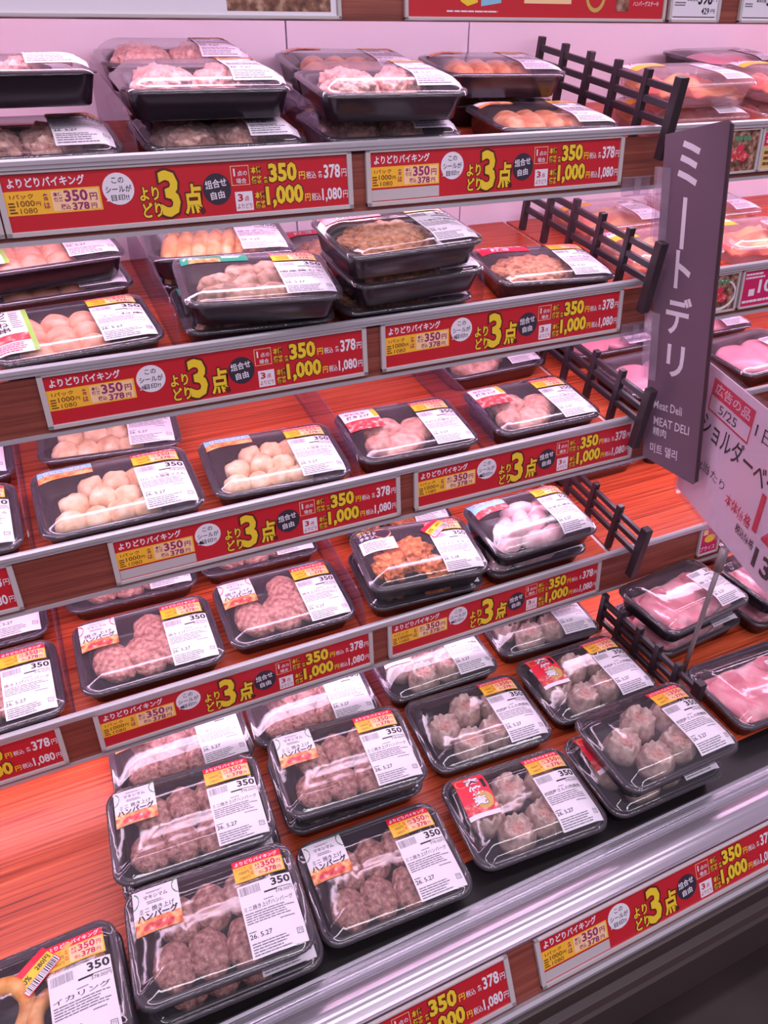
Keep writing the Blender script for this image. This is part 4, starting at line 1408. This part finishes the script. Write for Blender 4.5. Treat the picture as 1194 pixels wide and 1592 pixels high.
PACKS = [
    # base deck -----------------------------------------------------------------
    ('mini', 4, 0.152, 0.148, H1, -2.5, 0, 0, 'mini hamburg pack at the bottom front left, lower one of its stack'),
    ('mini', 4, 0.145, 0.149, H2, -3.5, 0, 0, 'mini hamburg pack at front left, top of its stack beside squid rings'),
    ('mini', 4, 0.150, 0.303, H1, -2.5, 0, 0, 'mini hamburg pack hidden below the one beside bare wood'),
    ('mini', 4, 0.146, 0.302, H2, -3.4, 0, 0, 'mini hamburg pack beside the bare orange wood of the base, top of stack'),
    ('mini', 4, 0.363, 0.151, H1, -2.5, 0, 0, 'mini hamburg pack in the front row, left of the dumplings with red label'),
    ('mini', 4, 0.373, 0.312, H1, -3.0, 0, 0, 'mini hamburg pack in the second row, bottom of the stack beside dumplings'),
    ('mini', 4, 0.373, 0.301, H2, -4.9, 0, 0, 'mini hamburg pack topping the middle stack of the second row'),
    ('mini', 4, 0.376, 0.470, H1, -4.0, 0, 0, 'mini hamburg pack at the back, under the middle red strip, nearer the dumplings'),
    ('mini', 4, 0.162, 0.470, H1, -1.0, 0, 0, 'mini hamburg pack at the back left beside bare wood, half under the shelf'),
    ('dumpling', 4, 0.588, 0.156, H1, -3.9, 0, 0, 'dumpling pack with red label at the front of the base'),
    ('dumpling', 4, 0.802, 0.150, H1, -0.8, 0, 0, 'dumpling pack under another one at the front right of the base'),
    ('dumpling', 4, 0.812, 0.148, 0.0530, -0.3, 0, 0, 'dumpling pack on top of the front right stack, next to pink pork', True, 1.0, False),
    ('dumpling', 4, 0.606, 0.316, H1, -3.5, 0, 0, 'dumpling pack in the second row behind the front red labelled one', True, 1.0, False),
    ('dumpling', 4, 0.602, 0.472, H1, -1.5, 0, 0, 'dumpling pack at the back left of the dumplings, partly under the strip'),
    ('dumpling', 4, 0.829, 0.482, H1, -4.0, 0, 0, 'dumpling pack at the back beside the lattice, below the red strip'),
    ('dumpling', 4, 0.826, 0.322, H1, -1.0, 0, 0, 'dumpling pack with red label behind the front right stack'),
    ('dumpling', 4, 0.832, 0.554, 0.0530, -5.0, 0, 0, 'dumpling pack lying on another at the very back beside the lattice'),
    ('ring', 4, -0.071, 0.130, 0.0510, 1.0, 0, 0, 'squid ring pack with yellow discount sticker in the bottom left corner'),
    ('ring', 4, -0.070, 0.148, H1, 1.0, 0, 0, 'squid ring pack under the discounted one in the bottom left corner'),
    ('pork', 4, 1.083, 0.382, H1, 4.0, 0, 0, 'pink pork pack under another beside the lattice and pole', False),
    ('pork', 4, 1.080, 0.378, 0.0545, 5.0, 0, 0, 'pink pork pack on top of its stack behind the grey pole', False),
    ('pork', 4, 1.092, 0.190, H1, -2.0, 0, 0, 'pink pork pack at the right picture edge behind the bumper', False),
    ('pork', 4, 1.300, 0.365, H1, 2.0, 0, 0, 'pink pork pack under another at the right edge below the price card', False),
    ('pork', 4, 1.303, 0.360, 0.054, 3.0, 0, 0, 'pink pork pack on a stack at the right edge below the price card', False),
    ('pork', 4, 1.312, 0.190, H1, 0.0, 0, 0, 'pink pork pack beyond the right picture edge behind the bumper', False),
    ('pork', 4, 1.235, 0.560, H1, 2.0, 0, 0, 'pink pork pack at the back right under the bare wooden shelf', False),
    # lowest hanging shelf --------------------------------------------------------
    ('hamburg', 3, 0.152, 0.091, H1, -0.8, 0, 0, 'large hamburg pack in front beside the clear divider, left of its twin'),
    ('hamburg', 3, 0.371, 0.099, H1, -1, 0, 0, 'large hamburg pack in front, right of its twin and left of fried chicken'),
    ('hamburg', 3, 0.153, 0.262, H1, -1.8, 0, 0, 'large hamburg pack at the back left below the bare wood fascia'),
    ('hamburg', 3, 0.370, 0.265, H1, -1.5, 0, 0, 'large hamburg pack at the back, left of the fried chicken'),
    ('fried', 3, 0.606, 0.088, H1, -4, 0, 0, 'fried chicken pack at the bottom of the stack under the discounted one'),
    ('fried', 3, 0.601, 0.076, 0.0525, -6.5, 0, 0, 'fried chicken pack with discount sticker on top of its stack'),
    ('fried', 3, 0.64, 0.258, H1, -5, 0, 0, 'fried chicken pack behind the discounted one, mostly hidden by it'),
    ('wing', 3, 0.826, 0.09, H1, 0, 0, 0, 'pale chicken wing pack under another beside the lattice'),
    ('wing', 3, 0.823, 0.076, 0.0575, 0.5, 0, 0, 'pale chicken wing pack with light blue label on top of its stack'),
    ('hamburg', 3, -0.085, 0.238, H1, 0, 0, 0, 'large hamburg pack at left picture edge, the rear of two'),
    ('hamburg', 3, -0.08, 0.08, H1, 0.8, 0, 0, 'large hamburg pack at left picture edge, the front of two'),
    ('pork', 3, 1.108, 0.288, H1, 0, 0, 0, 'pack at the back of the bare wooden shelf beside the lattice', False),
    ('pork', 3, 1.345, 0.288, H1, 0, 0, 0, 'pack at the back of the bare wooden shelf behind the price card', False),
    # third shelf -------------------------------------------------------------------
    ('nugget', 2, 0.1575, 0.086, H1, 0.5, 0, 0, 'pale nugget pack in front beside the left clear divider', True, 1.05),
    ('nugget', 2, 0.387, 0.086, H1, -3, 0, 0, 'pale nugget pack in front of bare wood, right of its twin'),
    ('nugget', 2, 0.172, 0.25, H1, -5.5, 0, 0, 'pale nugget pack behind, half under the shelf above'),
    ('tender', 2, 0.6135, 0.093, H1, -2.5, 0, 0, 'tender meat pack in front of bare wood, left one of two'),
    ('tender', 2, 0.855, 0.09, H1, -0.8, 0, 0, 'tender meat pack in front beside the lattice'),
    ('tender', 2, 0.866, 0.28, H1, 1.5, 0, 0, 'tender meat pack behind, under the shelf above'),
    ('nugget', 2, -0.073, 0.245, H1, 0, 0, 0, 'pale nugget pack at the left picture edge, the rear of two'),
    ('nugget', 2, -0.075, 0.083, H1, 0.4, 0, 0, 'pale nugget pack at the left picture edge, the front of two'),
    ('ham', 2, 1.15, 0.11, H1, 2, 0, 0, 'pink ham pack between the lattice and the purple sign', False),
    ('ham', 2, 1.14, 0.275, H1, 0, 0, 0, 'pink ham pack at the back behind the lattice on the third shelf', False),
    ('ham', 2, 1.41, 0.11, H1, 4, 0, 0, 'pink ham pack right of the purple sign above the price card', False),
    ('ham', 2, 1.4, 0.275, H1, 0, 0, 0, 'pink ham pack at the back right of the purple sign, third shelf', False),
    ('ham', 2, 1.65, 0.11, H1, 0, 0, 0, 'pink ham pack beyond the right picture edge, third shelf', False),
    # second shelf ------------------------------------------------------------------
    ('ball', 1, 0.147, 0.086, H1, 4, 0, 0, 'peach meatball skewer pack in front, left of the clear divider'),
    ('ball', 1, 0.139, 0.258, H1, 5, 0, 0, 'peach meatball skewer pack behind, lower one of its stack'),
    ('ball', 1, 0.132, 0.25, H2, 7, 0, 0, 'peach meatball skewer pack behind, topping its stack'),
    ('strip', 1, 0.386, 0.087, H1, -4, 0, 0, 'chicken strip pack with green label, bottom of the front stack'),
    ('strip', 1, 0.387, 0.062, 0.0485, -5.9, 1.5, 1, 'chicken strip pack with green label, tilted on top of another'),
    ('gyoza', 1, 0.380, 0.242, H1, -4, 0, 0, 'orange gyoza pack below another one behind the green labelled packs'),
    ('gyoza', 1, 0.376, 0.222, H2, -5.4, 0, 0, 'orange gyoza pack topping the stack behind the green labelled packs'),
    ('mound', 1, 0.604, 0.084, H1, -1, 0, 0, 'shredded orange meat pack at the bottom of the stack of three'),
    ('mound', 1, 0.605, 0.064, 0.0485, 2.0, 0, 0, 'shredded orange meat pack in the middle of the stack of three'),
    ('mound', 1, 0.585, 0.048, 0.0975, 3.0, 1.0, 0, 'shredded orange meat pack with red label topping the stack of three'),
    ('mound', 1, 0.600, 0.262, H1, 0, 0, 0, 'shredded orange meat pack behind the stack of three'),
    ('mound', 1, 0.88, 0.096, H1, -8, 0, 0, 'shredded orange meat pack alone beside the lattice on the second shelf'),
    ('bacon', 1, 1.14, 0.115, H1, 3, 0, 0, 'yellow and pink marinated pork pack left of the purple sign, second shelf', False),
    ('bacon', 1, 1.16, 0.28, H1, 0, 0, 0, 'marinated pork pack at the back left of the purple sign', False),
    ('bacon', 1, 1.375, 0.112, H1, -4, 0, 0, 'marinated pork pack right of the purple sign over the bowl photo', False),
    ('bacon', 1, 1.4, 0.28, 0.0, 0, 0, 0, 'marinated pork pack at the back right of the purple sign', False),
    ('bacon', 1, 1.61, 0.115, H1, 2, 0, 0, 'marinated pork pack at the far right edge of the second shelf', False),
    # top shelf ---------------------------------------------------------------------
    ('pale_mound', 0, 0.145, 0.088, H1, 0, 0, 0, 'minced meat pack at the left, lower of two, price label showing'),
    ('pale_mound', 0, 0.131, 0.102, 0.068, 1, -11, 0, 'minced meat pack at the top left leaning back on another'),
    ('pale_mound', 0, 0.378, 0.091, H1, -1.0, 0, 0, 'minced meat pack at the bottom of the second stack from left'),
    ('pale_mound', 0, 0.363, 0.098, 0.0585, -1.5, -2, 0, 'minced meat pack topping the front stack second from left'),
    ('pale_mound', 0, 0.372, 0.252, H1, -3, 0, 0, 'minced meat pack hidden at the back under a clear domed one'),
    ('pale_mound', 0, 0.366, 0.254, 0.0585, -3.5, -2, 0, 'minced meat pack at the back on top, against the white wall'),
    ('pale_mound', 0, 0.610, 0.090, H1, -2, 0, 0, 'minced meat pack at the bottom of the middle front stack'),
    ('pale_mound', 0, 0.599, 0.068, 0.0565, -3, 0, 0, 'minced meat pack with red sticker topping the middle front stack'),
    ('cutlet', 0, 0.635, 0.258, H1, -4, 0, 0, 'orange cutlet pack below another at the back of the top shelf'),
    ('cutlet', 0, 0.632, 0.252, 0.0495, -5, 0, 0, 'orange cutlet pack at the back against the wall seam'),
    ('cutlet', 0, 0.890, 0.092, H1, -4, 0, 0, 'orange cutlet pack in front beside the top lattice'),
    ('cutlet', 0, 0.872, 0.25, H1, -3, 0, 0, 'orange cutlet pack underneath another behind the top front one'),
    ('cutlet', 0, 0.857, 0.205, 0.0505, -5, 0, 0, 'orange cutlet pack on top of another near the top lattice'),
    ('bacon', 0, 1.175, 0.1, H1, 0, 0, 0, 'marinated pork pack beside the top lattice, above the purple sign', False),
    ('bacon', 0, 1.172, 0.104, 0.049, 3, 0, 0, 'marinated pork pack stacked behind the top of the purple sign', False),
    ('bacon', 0, 1.41, 0.1, H1, 0, 0, 0, 'pink marinated pork pack at the right picture edge of the top shelf', False),
    ('bacon', 0, 1.415, 0.104, 0.049, -3, 0, 0, 'pink marinated pork pack stacked at the right edge of the top shelf', False),
    ('ham', 0, 1.420, 0.262, H1, 2.0, 0, 0, 'lower pack of the dark stack at the back right of the top shelf', False),
    ('ham', 0, 1.415, 0.262, 0.0475, 3.0, 0, 0, 'dark grey pack at the back right against the white wall', False),
]
for a in PACKS:
    pack(*a)
